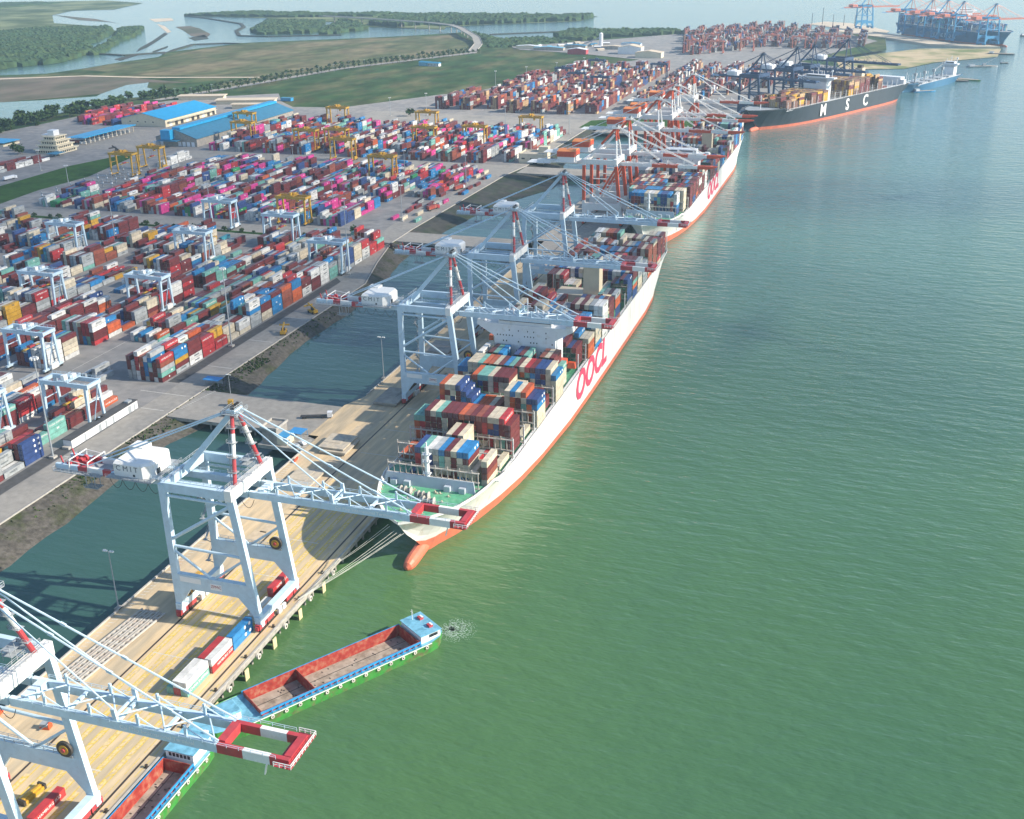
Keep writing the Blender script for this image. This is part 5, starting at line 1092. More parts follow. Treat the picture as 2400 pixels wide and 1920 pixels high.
for r in ind:
    if first: o = proto; first = False; dr = doorp; em = emblem
    else: o = proto.copy(); COL.objects.link(o); dr = em = None
    o.location = r['p']; c = PAL[r['c']]; v = cr.uniform(.88, 1.12); o.color = (c[0]*v, c[1]*v, c[2]*v, 1)
    tag(o, r['lab'], 'shipping container', r['g'])
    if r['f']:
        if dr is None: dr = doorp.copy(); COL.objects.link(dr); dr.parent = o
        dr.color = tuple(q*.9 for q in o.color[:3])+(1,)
    if r['s']:
        if r['c'] in ('blue', 'navy') and cr.random() < .75 or r['c'] == 'blue' and r['sc'] > 1e8:
            if em is None: em = emblem.copy(); COL.objects.link(em); em.parent = o
            em.location = (0, 0, 0)
        elif r['c'] in TX and cr.random() < .7 and not r['lab'].startswith('dull'):
            lettering(text_mesh(TX[r['c']][0], 1.3, TX[r['c']][1], .015), '+x', (1.19, cr.uniform(-1, 1.5), 1.45), o)
for q_, o_ in ((doorp, proto), (emblem, proto)):
    r0 = ind[0]
    if (q_ is doorp and not r0['f']) or (q_ is emblem and r0['c'] != 'blue'): bpy.data.objects.remove(q_)
rest = [r for r in REC if id(r) not in idset]
def box_faces(rs):
    V = []; F = []; Cc = []
    def quad(pts, c): n = len(V); V.extend(pts); F.append((n, n+1, n+2, n+3)); Cc.extend([c]*4)
    for r in rs:
        x, y, z = r['p']; ca, sa = math.cos(r['a']), math.sin(r['a']); l = r['L']/2-.1; w = 1.15; h = H-.11; v = cr.uniform(.82, 1.18); c = tuple(q*v for q in PAL[r['c']])+(1,)
        P = lambda a, b, d: (x+a*ca-b*sa, y+a*sa+b*ca, z+d)
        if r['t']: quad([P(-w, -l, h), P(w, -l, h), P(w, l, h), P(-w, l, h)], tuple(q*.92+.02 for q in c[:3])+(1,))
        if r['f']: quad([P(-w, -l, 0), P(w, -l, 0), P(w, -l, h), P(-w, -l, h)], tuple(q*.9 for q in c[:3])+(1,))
        if r['s']:
            quad([P(w, -l, 0), P(w, l, 0), P(w, l, h), P(w, -l, h)], c)
            if r['c'] in ('blue', 'pink', 'teal', 'green', 'red', 'maroon') and cr.random() < (.5 if r['c'] != 'maroon' else .12):
                y0 = cr.uniform(-2, 3); m = cr.uniform(.7, 1.6); quad([P(w+.03, y0, 1), P(w+.03, y0+m, 1), P(w+.03, y0+m, 1.8), P(w+.03, y0, 1.8)], (.72, .72, .7, 1))
            elif r['c'] in ('white', 'grey') and cr.random() < .5: quad([P(w+.03, -1.5, 1.1), P(w+.03, 3, 1.1), P(w+.03, 3, 1.8), P(w+.03, -1.5, 1.8)], (.17, .19, .2, 1))
        if r['b']: quad([P(w, l, 0), P(-w, l, 0), P(-w, l, h), P(w, l, h)], c)
        if r['l']: quad([P(-w, l, 0), P(-w, -l, 0), P(-w, -l, h), P(-w, l, h)], c)
    me = bpy.data.meshes.new('container_stacks'); me.from_pydata(V, [], F); at = me.color_attributes.new('paint', 'FLOAT_COLOR', 'CORNER')
    at.data.foreach_set('color', [q for c in Cc for q in c]); me.materials.append(M['boxes']); me.update()
    o = bpy.data.objects.new('container_stacks', me); COL.objects.link(o); return o
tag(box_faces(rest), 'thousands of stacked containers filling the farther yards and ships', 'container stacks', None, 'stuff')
print('containers', len(REC), 'individual', len(ind), 'labels', len(set(r['lab'] for r in ind)), max(len(r['lab'].split()) for r in ind))
# ------------------------------------------------------------------ light masts
def masts():
    g = 'tall light masts in the container yards'
    t = thing('light_mast', '', 'light mast', (0, 0, 0), 0, g); b = MB(); b.tube((0, 0, .5), (0, 0, 30), .42, 0, 8, .2); b.build('mast_pole', 'grey', t)
    b = MB(); b.tube((0, 0, 30), (0, 0, 30.25), 1.3, 0, 10)
    for i in range(8): a = i*math.pi/4; b.box(1.5*math.cos(a)-.3, 1.5*math.cos(a)+.3, 1.5*math.sin(a)-.3, 1.5*math.sin(a)+.3, 29.7, 30.3, 1)
    b.build('lamp_ring', ['grey', 'cranewhite'], t); b = MB(); b.box(-1.3, 1.3, -1.3, 1.3, 0, .6); b.build('footing', 'kerb', t)
    L = [(-334.5, 358.6, 47, 'tall light mast beside the lettered boxes at the left edge'), (-334.9, 508.7, 45, 'tall light mast on the service road in the middle of the near yard'), (-334.1, 657.8, 46, 'tall light mast at the far end of the near yard beside the road'), (-549, 695, 37, 'tall light mast standing deep in the near yard, toward the left'), (-554, 988, 22, 'light mast on the cross road behind the second yard'), (-436, 839, 23, 'light mast near the front of the second yard'), (-405, 798, 18, 'light mast nearest the shrub strip in the second yard'), (-359, 807, 29, 'light mast at the road edge in front of the second yard'), (-431, 981, 23, 'light mast beside a blue-topped stack on the cross road'), (-546, 1124, 26, 'light mast in the middle of the pink and maroon third rows'), (-360, 958, 26, 'light mast on the open paving by two pink boxes'), (-343, 1106, 26, 'light mast just behind the cream flat-roofed building'), (-340, 1244, 25, 'light mast at the far road corner of the second yard'), (-432, 1290, 22, 'light mast on the road in front of the third yard'), (-555, 1342, 27, 'light mast at the near edge of the green field'), (-600, 1330, 22, 'light mast at the field edge, left of its taller neighbour'), (-527, 1533, 34, 'tallest light mast on the field edge of the third yard'), (-514, 1637, 29, 'second light mast along the field edge of the third yard'), (-488, 1710, 28, 'third light mast along the field edge of the third yard'), (-715, 852, 20, 'light mast on the edge of the green verge'), (-552, 831, 23, 'light mast in the left half of the second yard'), (-797, 913, 20, 'light mast beside the two-high row left of the verge'), (-640, 1206, 14, 'light mast in front of the faded blue warehouse'), (-465, 1790, 28, 'fourth light mast along the field edge of the third yard'), (-421, 1490, 28, 'light mast inside the third yard, near its front')]
    for i, (x, y, h, lab) in enumerate(L):
        s = h/30
        if i == 0: t.location = (x, y, 0); t['label'] = lab; t.scale = (1, 1, s)
        else: dup(t, (x, y, 0), 0, lab, scale=(1, 1, s))
    g = 'light poles on the back edge of the quay'
    t = thing('light_pole', 'grey light pole with lamps, on the quay edge near the bare deck', 'light pole', (-231.6, 264.6, 0), 0, g); b = MB(); b.tube((0, 0, .4), (0, 0, 22.5), .26, 0, 8, .14); b.build('pole', 'grey', t)
    b = MB()
    for s in (-1, 1):
        b.beam((0, 0, 22.4), (s*1.6, .4, 22.8), .14)
        for k in (.8, 1.7): b.box(s*k-.35, s*k+.35, -.5, .3, 22.5, 22.85)
    b.build('lamp_head', 'cranewhite', t); b = MB(); b.box(-1, 1, -1.2, 1.2, -.6, .5); b.build('footing', 'concrete', t)
    dup(t, (-232, 487.3, 0), 0, 'grey light pole with lamps, beside the second crane from the bow')
    dup(t, (-298, 446.6, -1), 0, 'thin light pole where the first access bridge meets the bank', scale=(.7, .7, .5))
    g = 'street lamps along the straight road'; t = thing('street_lamp', 'thin street lamp in the row along the straight field road', 'street lamp', (-978, 1420, -.3), 0, g); b = MB(); b.tube((0, 0, 0), (0, 0, 13), .2, 0, 6, .12); b.build('pole', 'grey', t); b = MB(); b.box(-1.8, 1.8, -.3, .3, 12.8, 13.1); b.build('lamp_head', 'cranewhite', t)
    for x, y in along([(-991, 1393), (-946, 1607), (-908, 1816), (-773, 2117)], 42, 22)[1:]: dup(t, (x, y, -.3))
masts()
# ------------------------------------------------------------------ buildings
def gable(name, label, x0, x1, y0, y1, h, rise, wall, roof, group=None, cat='warehouse', over=1.2, extra=None):
    t = thing(name, label, cat, ((x0+x1)/2, (y0+y1)/2, 0), 0, group); a, c = (x1-x0)/2, (y1-y0)/2; b = MB()
    b.box(-a, a, -c, c, -.5, h)
    for y in (-c, c-.3): b.hexa([(-a, y, h), (a, y, h), (0, y, h+rise)], [(-a, y+.3, h), (a, y+.3, h), (0, y+.3, h+rise)])
    b.build('wall', wall, t); b = MB(); o = over; e = rise*o/a
    for s in (-1, 1): b.hexa([(s*(a+o), -c-o, h-e), (0, -c-o, h+rise), (0, c+o, h+rise), (s*(a+o), c+o, h-e)], [(s*(a+o), -c-o, h-e+.35), (0, -c-o, h+rise+.35), (0, c+o, h+rise+.35), (s*(a+o), c+o, h-e+.35)])
    r = b.build('roof', roof, t); return t, a, c
t, a, c = gable('warehouse', 'long warehouse with bright blue roof and sandy walls', -895, -832, 1180, 1293, 9, 7, 'cream', 'blueroof')
for i in range(9):
    b = MB(); y = -c+8+i*12; b.box(a-.05, a+.08, y, y+6, 0, 5.5); b.build('dock_door', 'steeldark' if i % 3 else 'cranewhite', t)
for i in range(4): b = MB(); b.box(-20+i*11, -18+i*11, -c-.08, -c, 5, 6.2); b.build('window', 'glass', t)
b = MB(); b.box(a, a+5, -c+4, c-4, 6, 6.3); b.build('dock_canopy', 'cream', t)
t, a, c = gable('warehouse', 'huge warehouse with faded blue roof, blue ridge vent and blue gable box', -768, -716, 1068, 1288, 9, 9, 'stain', 'dullroof')
b = MB(); b.box(-5, 5, -c+2, c-2, 17.4, 20); b.build('ridge_vent', 'blueroof', t); b = MB(); b.box(-14, -2, -c-8, -c+2, 8, 18); b.build('gable_box', 'blueroof', t); b = MB(); b.box(-18, 6, -c-10, -c-.4, 6.5, 7.2); b.build('canopy', 'tealroof', t)
for i, x in enumerate((-24, -19, 4, 9.5, 15, 21)): b = MB(); b.box(x-2, x+2, -c-.12, -c-.02, 0, 5); b.build('loading_door', 'superwhite', t)
b = MB(); b.box(-27, -23, -c-6, -c-.2, 0, 5); b.build('white_annex', 'superwhite', t)
# gate canopy
t = thing('gate_canopy', 'long bright blue gate roof over truck lanes', 'gate canopy', (-862, 1097, 0)); b = MB(); b.hexa([(-13, -48, 6.6), (13, -48, 7.4), (13, 48, 7.4), (-13, 48, 6.6)], [(-13, -48, 7.1), (13, -48, 8.2), (13, 48, 8.2), (-13, 48, 7.1)]); b.build('roof', 'blueroof', t)
for i in range(12):
    for x in (-11, 11.5): b = MB(); b.tube((x, -44+i*8, 0), (x, -44+i*8, 6.8), .35, 0, 6); b.build('post', 'cream', t)
for i in range(11): b = MB(); b.box(5, 8.4, -41+i*8, -38.8+i*8, 0, 3); b.box(8.4, 8.45, -40.8+i*8, -39+i*8, 1.2, 2.4, 1); b.build('toll_booth', ['superwhite', 'glass'], t)
# stepped control building
t = thing('control_building', 'stepped cream control building with balconies on every floor', 'office building', (-855, 1008, 0)); 
for i in range(4):
    w = 16-2.6*i; d = 15-2.2*i; b = MB(); z = i*4.4; b.box(-w+2, w, -d, d, z, z+3.5, 0); b.box(-w, w+1.5, -d-1.5, d+1.5, z+3.5, z+4.4, 0); b.build('storey', 'cream', t)
    b = MB()
    for k in range(-int(d)+1, int(d)-2, 3): b.box(w, w+.06, k, k+1.8, z+1, z+2.9)
    for k in range(-int(w)+3, int(w)-2, 3): b.box(k, k+1.8, -d-.06, -d, z+1, z+2.9)
    b.build('window_band', 'glass', t)
b = MB(); b.box(-4, 4, -4, 5, 17.6, 23); b.box(-14, -3, -2, 8, 17.6, 18); b.build('roof_tower', 'superwhite', t)
t = thing('parking_shelter', 'flat blue shelter roof at the foot of the control building', 'shelter', (-836, 985, 0)); b = MB(); b.box(-6, 6, -8, 8, 3, 3.4); b.build('roof', 'tealroof', t); b = MB(); [b.tube((x, y, 0), (x, y, 3), .2, 0, 5) for x in (-5, 5) for y in (-7, 0, 7)]; b.build('posts', 'grey', t)
t = thing('parking_shelter', 'long blue parking shelter near the left edge behind trees', 'shelter', (-950, 1030, 0)); b = MB(); b.box(-18, 18, -14, 14, 4, 4.5); b.box(-17, 17, -13, 13, 0, 2, 1); b.build('roof', ['blueroof', 'cream'], t)
t = thing('parking_shelter', 'pale teal roof cut by the left edge, above the two-high row', 'shelter', (-872, 905, 0)); b = MB(); b.box(-8, 8, -20, 20, 4, 4.5); b.box(-7, 7, -19, 19, 0, 3); b.build('roof', 'bargeteal', t)
for i, (x, y, a, d, lab) in enumerate([(-930, 1415, 34, 10, 'long flat white roof beside the tree belt'), (-845, 1392, 42, 12, 'long white roof at the field edge behind the warehouses'), (-815, 1352, 26, 8, 'short white shed between warehouse and field')]):
    t = thing('flat_shed', lab, 'shed', (x, y, 0), R(18)); b = MB(); b.box(-a, a, -d, d, 5, 5.8); b.build('roof', 'palesand', t); b = MB(); b.box(-a+2, a-2, -d+2, d-2, 0, 5); b.build('wall', 'cream', t)
t = thing('cabin', 'small bright blue cabin by the white roofs at the field corner', 'cabin', (-800, 1425, 0)); b = MB(); b.box(-8, 8, -4, 4, 0, 4); b.build('wall', 'bargeblue', t); b = MB(); b.box(-8.6, 8.6, -4.6, 4.6, 4, 4.4); b.build('roof', 'tealroof', t)
# cream building by the third bridge
t = thing('cream_building', 'cream flat-roofed building with a taller block, beside the third bridge', 'building', (-330, 1076, 0)); b = MB(); b.box(-13, 13, -12, 12, 0, 8.5, 0)
for (x0, x1, y0, y1) in ((-13, 13, -12, -11.4), (-13, 13, 11.4, 12), (-13, -12.4, -11.4, 11.4), (12.4, 13, -11.4, 11.4)): b.box(x0, x1, y0, y1, 8.5, 9.6, 0)
b.build('wall', 'cream', t); b = MB(); b.box(-12.3, 12.3, -11.3, 11.3, 8.5, 8.8); b.build('roof', 'hatch', t); b = MB(); b.box(3, 12.9, 4, 11.9, 8.5, 14); b.build('taller_block', 'cream', t)
b = MB(); [b.box(x, x+3.4, -12.08, -12, 4, 5.4) for x in (-10, -1)]; b.box(1.5, 6.5, -12.1, -12, 0, 4); b.build('window', 'glass', t); b = MB(); b.box(5, 14, -17, -12.2, 4, 4.3); b.build('canopy', 'tealroof', t)
# long grey service building by the road
t = thing('service_building', 'long low grey building with dark flat roof beside the road', 'building', (-334.7, 393.5, 0)); b = MB(); b.box(-2.3, 2.3, -24.5, 24.5, 0, 4); b.build('wall', 'superwhite', t); b = MB(); b.box(-2.6, 2.6, -24.8, 24.8, 4, 4.3); b.build('roof', 'asphalt', t)
for i, (y0, y1) in enumerate(((-15.6, -14.6), (-5.4, -3.4), (-.4, .8), (5, 6.2), (17, 19.4), (21.5, 22.4))): b = MB(); b.box(2.3, 2.36, y0, y1, 0, 3.4); b.build('door', 'grey', t)
b = MB(); b.box(-1.2, 1.2, 19, 22, 4.3, 5.2); b.build('roof_unit', 'grey', t); b = MB(); b.box(-1.8, 1.8, -26.5, -24.6, 0, 1.2); b.build('step', 'kerb', t)
# quay hut, cars
t = thing('quay_hut', 'two-storey concrete hut with open roof frame on the quay platform', 'hut', (-246, 404, 0)); b = MB(); b.box(-6.5, 1, -5, 5, .05, 7.2); b.build('wall', 'stain', t); b = MB()
for s in (-1, 1): b.box(-7, 1.5, s*5.2-.3, s*5.2+.3, 7.2, 8.2); b.box((-7 if s < 0 else .9), (-6.4 if s < 0 else 1.5), -5, 5, 7.2, 8.2)
b.build('roof_parapet', 'kerb', t); b = MB(); b.box(1.05, 6, -5, 1.5, .05, 4, 0); b.box(1, 6.3, -5.3, 1.8, 4, 4.3, 1); b.box(6.02, 6.06, -4, -2.6, .2, 2.4, 2); b.build('annex', ['cream', 'bargeblue', 'glass'], t); b = MB(); b.box(2.6, 9.5, 2, 8.6, 3.0, 3.15); [b.tube((x, y, .05), (x, y, 3), .12, 0, 5) for x in (3, 9.2) for y in (2.3, 8.3)]; b.build('tarp_canopy', 'bluerust', t)
def car(label, loc, rz, paint, group=None):
    t = thing('parked_car', label, 'car', loc, rz, group); b = MB(); b.hexa([(-.9, -2.2, .35), (.9, -2.2, .35), (.9, 2.2, .35), (-.9, 2.2, .35)], [(-.88, -2.15, .95), (.88, -2.15, .95), (.88, 2.15, .9), (-.88, 2.15, .9)]); b.hexa([(-.84, -1.5, .95), (.84, -1.5, .95), (.84, 1.2, .95), (-.84, 1.2, .95)], [(-.68, -1.0, 1.5), (.68, -1.0, 1.5), (.68, .6, 1.5), (-.68, .6, 1.5)]); b.build('body', paint, t)
    b = MB(); b.hexa([(-.8, .62, 1.0), (.8, .62, 1.0), (.8, 1.22, .98), (-.8, 1.22, .98)], [(-.62, .6, 1.46), (.62, .6, 1.46), (.62, .66, 1.46), (-.62, .66, 1.46)]); b.build('windscreen', 'glass', t)
    for x in (-.85, .7):
        for y in (-1.35, 1.35): b = MB(); b.tube((x, y, .34), (x+.18, y, .34), .34, 0, 10); b.build('wheel', 'tyre', t)
car('grey parked car beside the hut, the nearer of two', (-235.3, 399.3, .05), R(60), 'grey'); car('silver parked car beside the hut, the farther of two', (-234.2, 402.8, .05), R(60), 'superwhite')
def truck(label, loc, rz, cab, load=None, group=None, flat=True):
    t = thing('truck', label, 'truck', loc, rz, group); b = MB(); b.box(-1.2, 1.2, 6.4, 8.8, .6, 3.1, 0); b.box(-1.1, 1.1, 8.8, 8.86, 1.8, 2.8, 1); b.build('cab', [cab, 'glass'], t); b = MB(); b.box(-1.1, 1.1, -6.4, 6.2, 1.0, 1.3); b.build('trailer_bed', 'steeldark', t)
    for y in (-5.2, -4, 4.4, 7.8):
        for x in (-1.15, .85): b = MB(); b.tube((x, y, .5), (x+.3, y, .5), .5, 0, 8); b.build('wheel', 'tyre', t)
    if load: b = MB(); b.box(-1.22, 1.22, -6.3, 5.9, 1.32, 3.9); b.build('load_box', load, t)
    return t
truck('white truck with an empty trailer beyond the hut on the bridge end', (-243, 431, 0), R(-70), 'superwhite'); truck('yellow-cabbed truck parked near the bridge bend', (-287, 426, 0), R(20), 'yellow'); truck('red loaded truck driving along the service road by the second yard', (-350, 850, 0), R(-14), 'red', 'holdred'); truck('red loaded truck standing on the open paving beside the road', (-357, 930, 0), R(-14), 'superwhite', 'holdred'); truck('blue loaded truck crossing in front of the pink stacks', (-455, 1030, 0), R(80), 'superwhite', 'bargeblue')
for i, (x, y, lab) in enumerate(((-352, 741, 'dark flatbed trailer parked at the second bridge, leftmost'), (-338, 735, 'dark flatbed trailer parked at the second bridge, in the middle'), (-327, 729, 'dark flatbed trailer parked at the second bridge, rightmost'))): truck(lab, (x, y, 0), R(75), 'steeldark', None, None)
for i, (x, y) in enumerate(((-866, 1055), (-866, 1071), (-866, 1087), (-866, 1103))): truck('%s white-cabbed truck from the left in the gate lanes' % ORD[i+1], (x, y, 0), R(-90), 'superwhite', ['holdred', None, None, 'bargeblue'][i], 'trucks in the gate lanes')
truck('white box truck on the road left of the green verge', (-795, 866, 0), R(-8), 'superwhite', 'superwhite')
# yellow mobile machines on the road, reach stacker
def forklift(label, loc, rz, paint='yellow', s=1):
    t = thing('reach_stacker', label, 'reach stacker', loc, rz); t.scale = (s, s, s); b = MB(); b.box(-1.6, 1.6, -3.5, 3.2, .8, 2.2, 0); b.box(-1, 1, -1.5, .4, 2.2, 3.8, 1); b.box(-1.4, 1.4, -3.9, -2.6, 1, 2.8, 0); b.build('chassis', [paint, 'glass'], t); b = MB(); b.beam((0, -3, 3.2), (0, 4.6, 5.4), .7, .8); b.box(-3, 3, 4.2, 4.9, 3.6, 4.4); b.build('lift_boom', paint, t)
    for x in (-1.7, 1.2):
        for y in (-2.4, 2.2): b = MB(); b.tube((x, y, .8), (x+.5, y, .8), .8, 0, 10); b.build('wheel', 'tyre', t)
forklift('yellow reach stacker at the kerb of the service road, the nearer one', (-317, 536, 0), R(20)); forklift('yellow reach stacker at the kerb of the service road, under a crane tail', (-318.5, 575, 0), R(60)); forklift('dark reach stacker beside a pink box at the green verge', (-778, 1010, 0), R(70), 'steeldark', 1.5)
# blue bus shelter at bridge corner
t = thing('bus_shelter', 'small blue-roofed shelter at the corner of the access bridge', 'shelter', (-313, 455, 0)); b = MB(); b.box(-4.6, 4.6, -2.6, 2.6, 3.2, 3.5); b.build('roof', 'bluerust', t); b = MB(); [b.tube((x, y, 0), (x, y, 3.2), .15, 0, 5) for x in (-4, 4) for y in (-2, 2)]; b.box(-4.2, 4.2, 1.9, 2, .3, 2.2); b.build('frame', 'grey', t)
# hatch covers stacked on the quay
for i, (x, y, w, l, n, lab) in enumerate([(-216.5, 404, 6.2, 7.5, 3, 'stack of beige hatch covers on the quay, close to the hut'), (-217, 370, 6.2, 8.5, 2, 'stack of beige hatch covers on the quay, nearest the camera'), (-217, 464, 6, 10, 2, 'stack of grey hatch covers under the land legs of a crane'), (-217, 533, 7, 9, 3, 'stack of grey hatch covers farther along the quay')]):
    t = thing('hatch_cover_stack', lab, 'hatch covers', (x, y, 0), 0, 'hatch cover stacks on the quay')
    for k in range(n):
        dx, dy = [(0, 0), (.8, -.7), (-.9, .9)][k]; b = MB(); b.box(-w+dx, w+dx, -l+dy, l+dy, .15+.95*k, .85+.95*k); b.box(-w+dx, w*.35+dx, -l*.3+dy, l*.9+dy, .86+.95*k, .98+.95*k); b.build('hatch_panel', 'hatch' if i < 2 else 'stain', t)
# lashing frames lying on deck
for i in range(4):
    x = -223.5+i*2.5; t = thing('lashing_frame', '%s dark lattice frame lying on the bare deck, counted from the left' % ORD[i+1], 'steel frame', (x, 246, 0), R(-4), 'lattice frames lying on the bare deck'); b = MB()
    for s in (-1, 1): b.box(s*.8-.2, s*.8+.2, -20, 20, .25, .9)
    for k in range(17): b.beam((-.7, -20+k*2.4, .6), (.7, -18.8+k*2.4, .6), .35, .4)
    b.build('lattice', 'lashing', t); b = MB(); [b.box(-.9, .9, y-.2, y+.2, 0, .25) for y in (-16, 0, 16)]; b.build('skid', 'palesand', t)
t = thing('spreader_beam', 'bright yellow spreader beam lying on the deck at the bottom left', 'spreader', (-197.5, 180.5, 0), R(-6)); b = MB(); b.box(-1.2, 1.2, -3.4, 3.4, .3, 1.2); b.box(-.4, .4, -3.6, 3.6, 1.2, 1.6); b.build('beam_body', 'yellow', t); b = MB(); b.box(-1.3, 1.3, 3.2, 3.9, .1, 1.7); b.box(-1.3, 1.3, -3.9, -3.2, .1, 1.7); b.build('end_head', 'steeldark', t)
t = thing('stair_tower', 'small orange and grey access stair standing on the deck under the crane boom', 'access stair', (-213, 205, 0), R(10)); b = MB(); b.box(-1.4, 1.4, -.9, .9, .9, 1.8); b.beam((-1.4, -1.2, .2), (1.4, -1.2, 2.2), .8, .2); b.build('steps', 'grey', t); b = MB(); b.box(1.2, 1.5, -1, 1, .05, 2.2); b.box(-1.4, 1.4, -.95, .95, .05, .9); b.build('frame', 'orange', t)
for i, (x, y, lab) in enumerate(((-230, 296, 'red striped barrier on the quay back edge by the crane'), (-228.6, 386, 'red safety barrier at the quay back edge near the hatch covers'), (-230, 205, 'red safety barrier at the quay back edge, farther left'))):
    t = thing('safety_barrier', lab, 'barrier', (x, y, 0), R(8)); b = MB(); b.box(-.3, .3, -2.2, 2.2, .3, 1.2); b.build('panel', 'orange', t); b = MB(); b.box(-.5, .5, -2, -1.7, .05, .3); b.box(-.5, .5, 1.7, 2, .05, .3); b.build('foot', 'cranewhite', t)
# reefer racks by the verge
t0 = None
for i in range(7):
    x = -686-i*.4; y = 800+i*20; lab = '%s pale reefer rack post along the green verge, counted from the left' % ORD[i+1]
    if t0 is None:
        t0 = thing('reefer_rack', lab, 'reefer rack', (x, y, 0), 0, 'reefer racks along the green verge'); b = MB(); b.box(-18, 16, -.5, .5, 3.2, 3.5); b.box(-18, 16, -.5, .5, 6.0, 6.3); [b.box(q_-.25, q_+.25, -.4, .4, 0, 7.4) for q_ in (-16, -6, 4, 14)]; b.build('rack_frame', 'grey', t0); b = MB(); [b.box(q_-.6, q_+.6, -.7, .7, 3.6, 5, 0) for q_ in (-16, -6, 4, 14)]; b.build('socket_box', 'superwhite', t0)
    else: dup(t0, (x, y, 0), 0, lab)
# blue field house, industrial sheds, silo
t = thing('field_house', 'bright blue and white house standing alone in the green field', 'house', (-768, 1882, 0), R(-10)); b = MB(); b.box(-20, -2, -5, 5, 0, 6, 0); b.build('blue_wing', 'bargeteal', t); b = MB(); b.box(-2, 20, -4, 4, 0, 5); [b.box(-1+i*3, .2+i*3, -4.1, -4, 1, 3.6, 1) for i in range(7)]; b.build('white_wing', ['superwhite', 'glass'], t); b = MB(); b.hexa([(-21, -6, 6), (21, -6, 5), (21, 6, 5), (-21, 6, 6)], [(-19, -1, 8), (19, -1, 7), (19, 1, 7), (-19, 1, 8)]); b.build('roof', 'tealroof', t)
for i, (x, y, a, d, h, wl, rf, lab) in enumerate([(-468, 2150, 22, 14, 12, 'superwhite', 'palesand', 'white round-roofed hall in the industrial area'), (-420, 2088, 24, 13, 9, 'cream', 'palesand', 'cream gabled shed in front of the white round-roofed hall'), (-566, 2130, 18, 9, 8, 'red', 'superwhite', 'red-walled shed with white roof in the industrial area'), (-640, 2190, 30, 8, 5, 'stain', 'bargeteal', 'low pale blue shed left in the industrial area'), (-690, 2215, 24, 7, 5, 'cream', 'superwhite', 'leftmost low white shed in the industrial area'), (-600, 2240, 22, 8, 5, 'stain', 'tealroof', 'dark teal shed behind the red-walled shed'), (-520, 2230, 24, 9, 5, 'stain', 'palesand', 'pale shed between silo and white round-roofed hall'), (-500, 2300, 20, 8, 5, 'superwhite', 'tealroof', 'blue-roofed shed farthest back in the industrial area')]):
    gable('industrial_shed', lab, x-a, x+a, y-d, y+d, h, h*.35, wl, rf, 'industrial sheds near the elevated road', 'shed', .6)
t = thing('batching_plant', 'pale silo with a sloping conveyor in the industrial area', 'silo', (-560, 2288, 0)); b = MB(); b.tube((0, 0, 0), (0, 0, 24), 4, 0, 12); b.tube((0, 0, 24), (0, 0, 26), 4, 0, 12, 1); b.build('silo', 'superwhite', t); b = MB(); b.beam((-40, 4, 2), (-4, 1, 16), 2.4, 2); b.beam((-20, 2, 0), (-20, 2, 9), .8); b.build('conveyor', 'grey', t)
q = random.Random(19)
for i in range(14):
    x = q.uniform(-700, -520); y = q.uniform(2190, 2330); t = thing('storage_tent', '%s small pale storage hut scattered in the industrial area, from the left' % ORD[i+1], 'hut', (x, y, 0), q.uniform(0, 1.5), 'small huts in the industrial area'); b = MB(); w = q.uniform(4, 9); b.box(-w, w, -4, 4, 0, 3); b.build('wall', 'stain', t); b = MB(); b.hexa([(-w-.4, -4.4, 3), (w+.4, -4.4, 3), (w+.4, 4.4, 3), (-w-.4, 4.4, 3)], [(-w-.4, -.2, 4.6), (w+.4, -.2, 4.6), (w+.4, .2, 4.6), (-w-.4, .2, 4.6)]); b.build('roof', q.choice(('superwhite', 'palesand', 'bargeteal', 'tealroof')), t)
# elevated road
t = thing('elevated_road', 'curving elevated concrete road on piers crossing the river', 'bridge'); P = resample([(-779, 2131), (-806, 2241), (-850, 2350), (-910, 2452), (-960, 2550), (-1014, 2630), (-1097, 2700), (-1178, 2745), (-1347, 2835), (-1500, 2900)], 40); b = MB(); pr = MB(); pa = MB()
hz = lambda i: 1+10*min(1, i/12)
for i in range(40):
    p, s = P[i], P[i+1]; b.beam((*p, hz(i)), (*s, hz(i+1)), 17, 1.2)
    d = Vector((s[0]-p[0], s[1]-p[1])).normalized(); n = Vector((-d.y, d.x))
    for k in (-8.3, 8.3): pa.beam((p[0]+n.x*k, p[1]+n.y*k, hz(i)+1.1), (s[0]+n.x*k, s[1]+n.y*k, hz(i+1)+1.1), .35, 1.1)
b.build('road_deck', 'road', t); pa.build('parapet', 'kerb', t)
for i in range(8, 40, 2):
    k = MB(); p = P[i]; k.tube((p[0], p[1], -6), (p[0], p[1], hz(i)-.5), 1.6, 0, 8); k.build('pier', 'concrete', t)
# light towers on the far spit
for i in range(5):
    t = thing('light_mast', '%s dark light mast from the left on the pale sand spit' % ORD[i+1], 'light mast', (-196+i*26, 2985-i*16, -4.4), 0, 'masts on the pale sand spit'); b = MB(); b.tube((0, 0, 0), (0, 0, 38 if i == 1 else 24), .9, 0, 6, .5); b.build('mast_pole', 'steeldark', t); b = MB(); z = 38 if i == 1 else 24; b.box(-2, 2, -1, 1, z-.6, z+.4); b.build('lamp_head', 'grey', t)
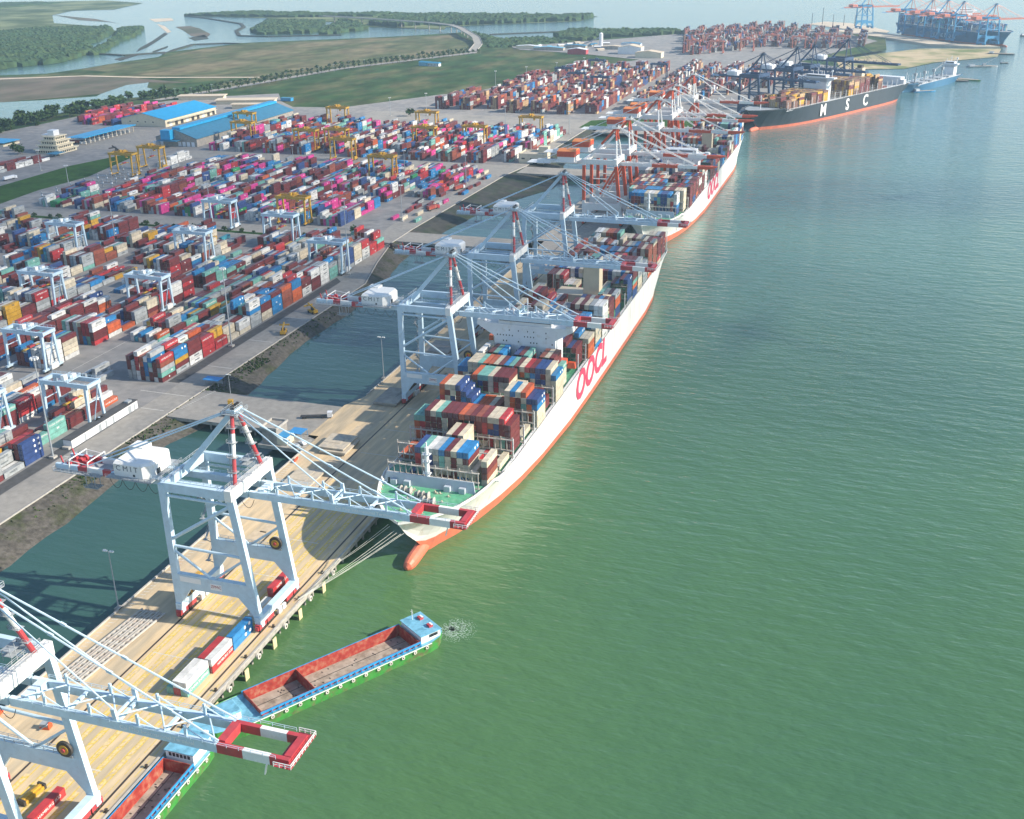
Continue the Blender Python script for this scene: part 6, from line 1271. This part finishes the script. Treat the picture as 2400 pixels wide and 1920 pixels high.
# ------------------------------------------------------------------ air and clouds
def haze():
    b = MB(); b.box(-7000, 5000, -600, 9000, -9, 214); o = b.build('haze', []); m = bpy.data.materials.new('haze'); m.use_nodes = True; t = m.node_tree
    t.nodes.remove(t.nodes['Principled BSDF']); v = t.nodes.new('ShaderNodeVolumePrincipled'); v.inputs['Color'].default_value = (.60, .82, 1, 1); v.inputs['Density'].default_value = HAZE; v.inputs['Anisotropy'].default_value = .2
    t.links.new(v.outputs[0], t.nodes['Material Output'].inputs['Volume']); o.data.materials.append(m); tag(o, kind='stuff', label='thin blue haze filling the air over the whole harbour', cat='haze')
HAZE = .000075
haze()
def cloud_mat(CA):
    m = bpy.data.materials.new('cloud'); m.use_nodes = True; t = m.node_tree; b = t.nodes['Principled BSDF']; b.inputs['Base Color'].default_value = (.85, .86, .88, 1); b.inputs['Roughness'].default_value = 1
    tc = t.nodes.new('ShaderNodeTexCoord'); ln = t.nodes.new('ShaderNodeVectorMath'); ln.operation = 'LENGTH'
    fl = t.nodes.new('ShaderNodeVectorMath'); fl.operation = 'MULTIPLY'; fl.inputs[1].default_value = (1, 1, 0); t.links.new(tc.outputs['Object'], fl.inputs[0]); t.links.new(fl.outputs[0], ln.inputs[0])
    n = t.nodes.new('ShaderNodeTexNoise'); n.inputs['Scale'].default_value = 3; n.inputs['Detail'].default_value = 5; t.links.new(tc.outputs['Object'], n.inputs['Vector'])
    a = t.nodes.new('ShaderNodeMath'); a.operation = 'MULTIPLY_ADD'; a.inputs[1].default_value = .5; t.links.new(n.outputs[0], a.inputs[0]); t.links.new(ln.outputs['Value'], a.inputs[2])
    r = t.nodes.new('ShaderNodeMapRange'); r.inputs[1].default_value = .7; r.inputs[2].default_value = 1.25; r.inputs[3].default_value = CA; r.inputs[4].default_value = 0; t.links.new(a.outputs[0], r.inputs[0]); t.links.new(r.outputs[0], b.inputs['Alpha'])
    return m
def cloud(cx, cy, rx, ry, rot, CLM, h=1100):
    """a flat-bottomed cloud high above; (cx, cy) is the ground its shadow falls on"""
    f = h/SUN_DIR.z; n, k = 40, 8; b = MB(); rings = []; q = random.Random(int(cx+cy))
    ph = [q.uniform(0, 6) for _ in range(4)]
    for i in range(k+1):
        th = math.pi*i/k; ring = []
        for j in range(n):
            a = 2*math.pi*j/n; w = 1+.08*math.sin(3*a+ph[0])+.05*math.sin(7*a+ph[1]); r = math.sin(th)*w; ring.append((r*math.cos(a), r*math.sin(a), (.16 if th < math.pi/2 else .04)*math.cos(th)*(1+.3*math.sin(5*a+ph[2]))))
        rings.append(ring)
    for p, s in zip(rings, rings[1:]):
        for j in range(n): b.q([p[j], s[j], s[(j+1) % n], p[(j+1) % n]])
    o = b.build('cloud', CLM, smooth=True); o.location = (cx+SUN_DIR.x*f, cy+SUN_DIR.y*f, h); o.rotation_euler = (0, 0, R(rot)); o.scale = (rx, ry, 700); tag(o, kind='structure')
CL1 = cloud_mat(.4); CL2 = cloud_mat(.28)
cloud(-790, 700, 640, 700, 10, CL1)
cloud(-100, 620, 250, 220, 0, CL2, 900)
cloud(-20, 1010, 230, 120, 15, CL2, 900)
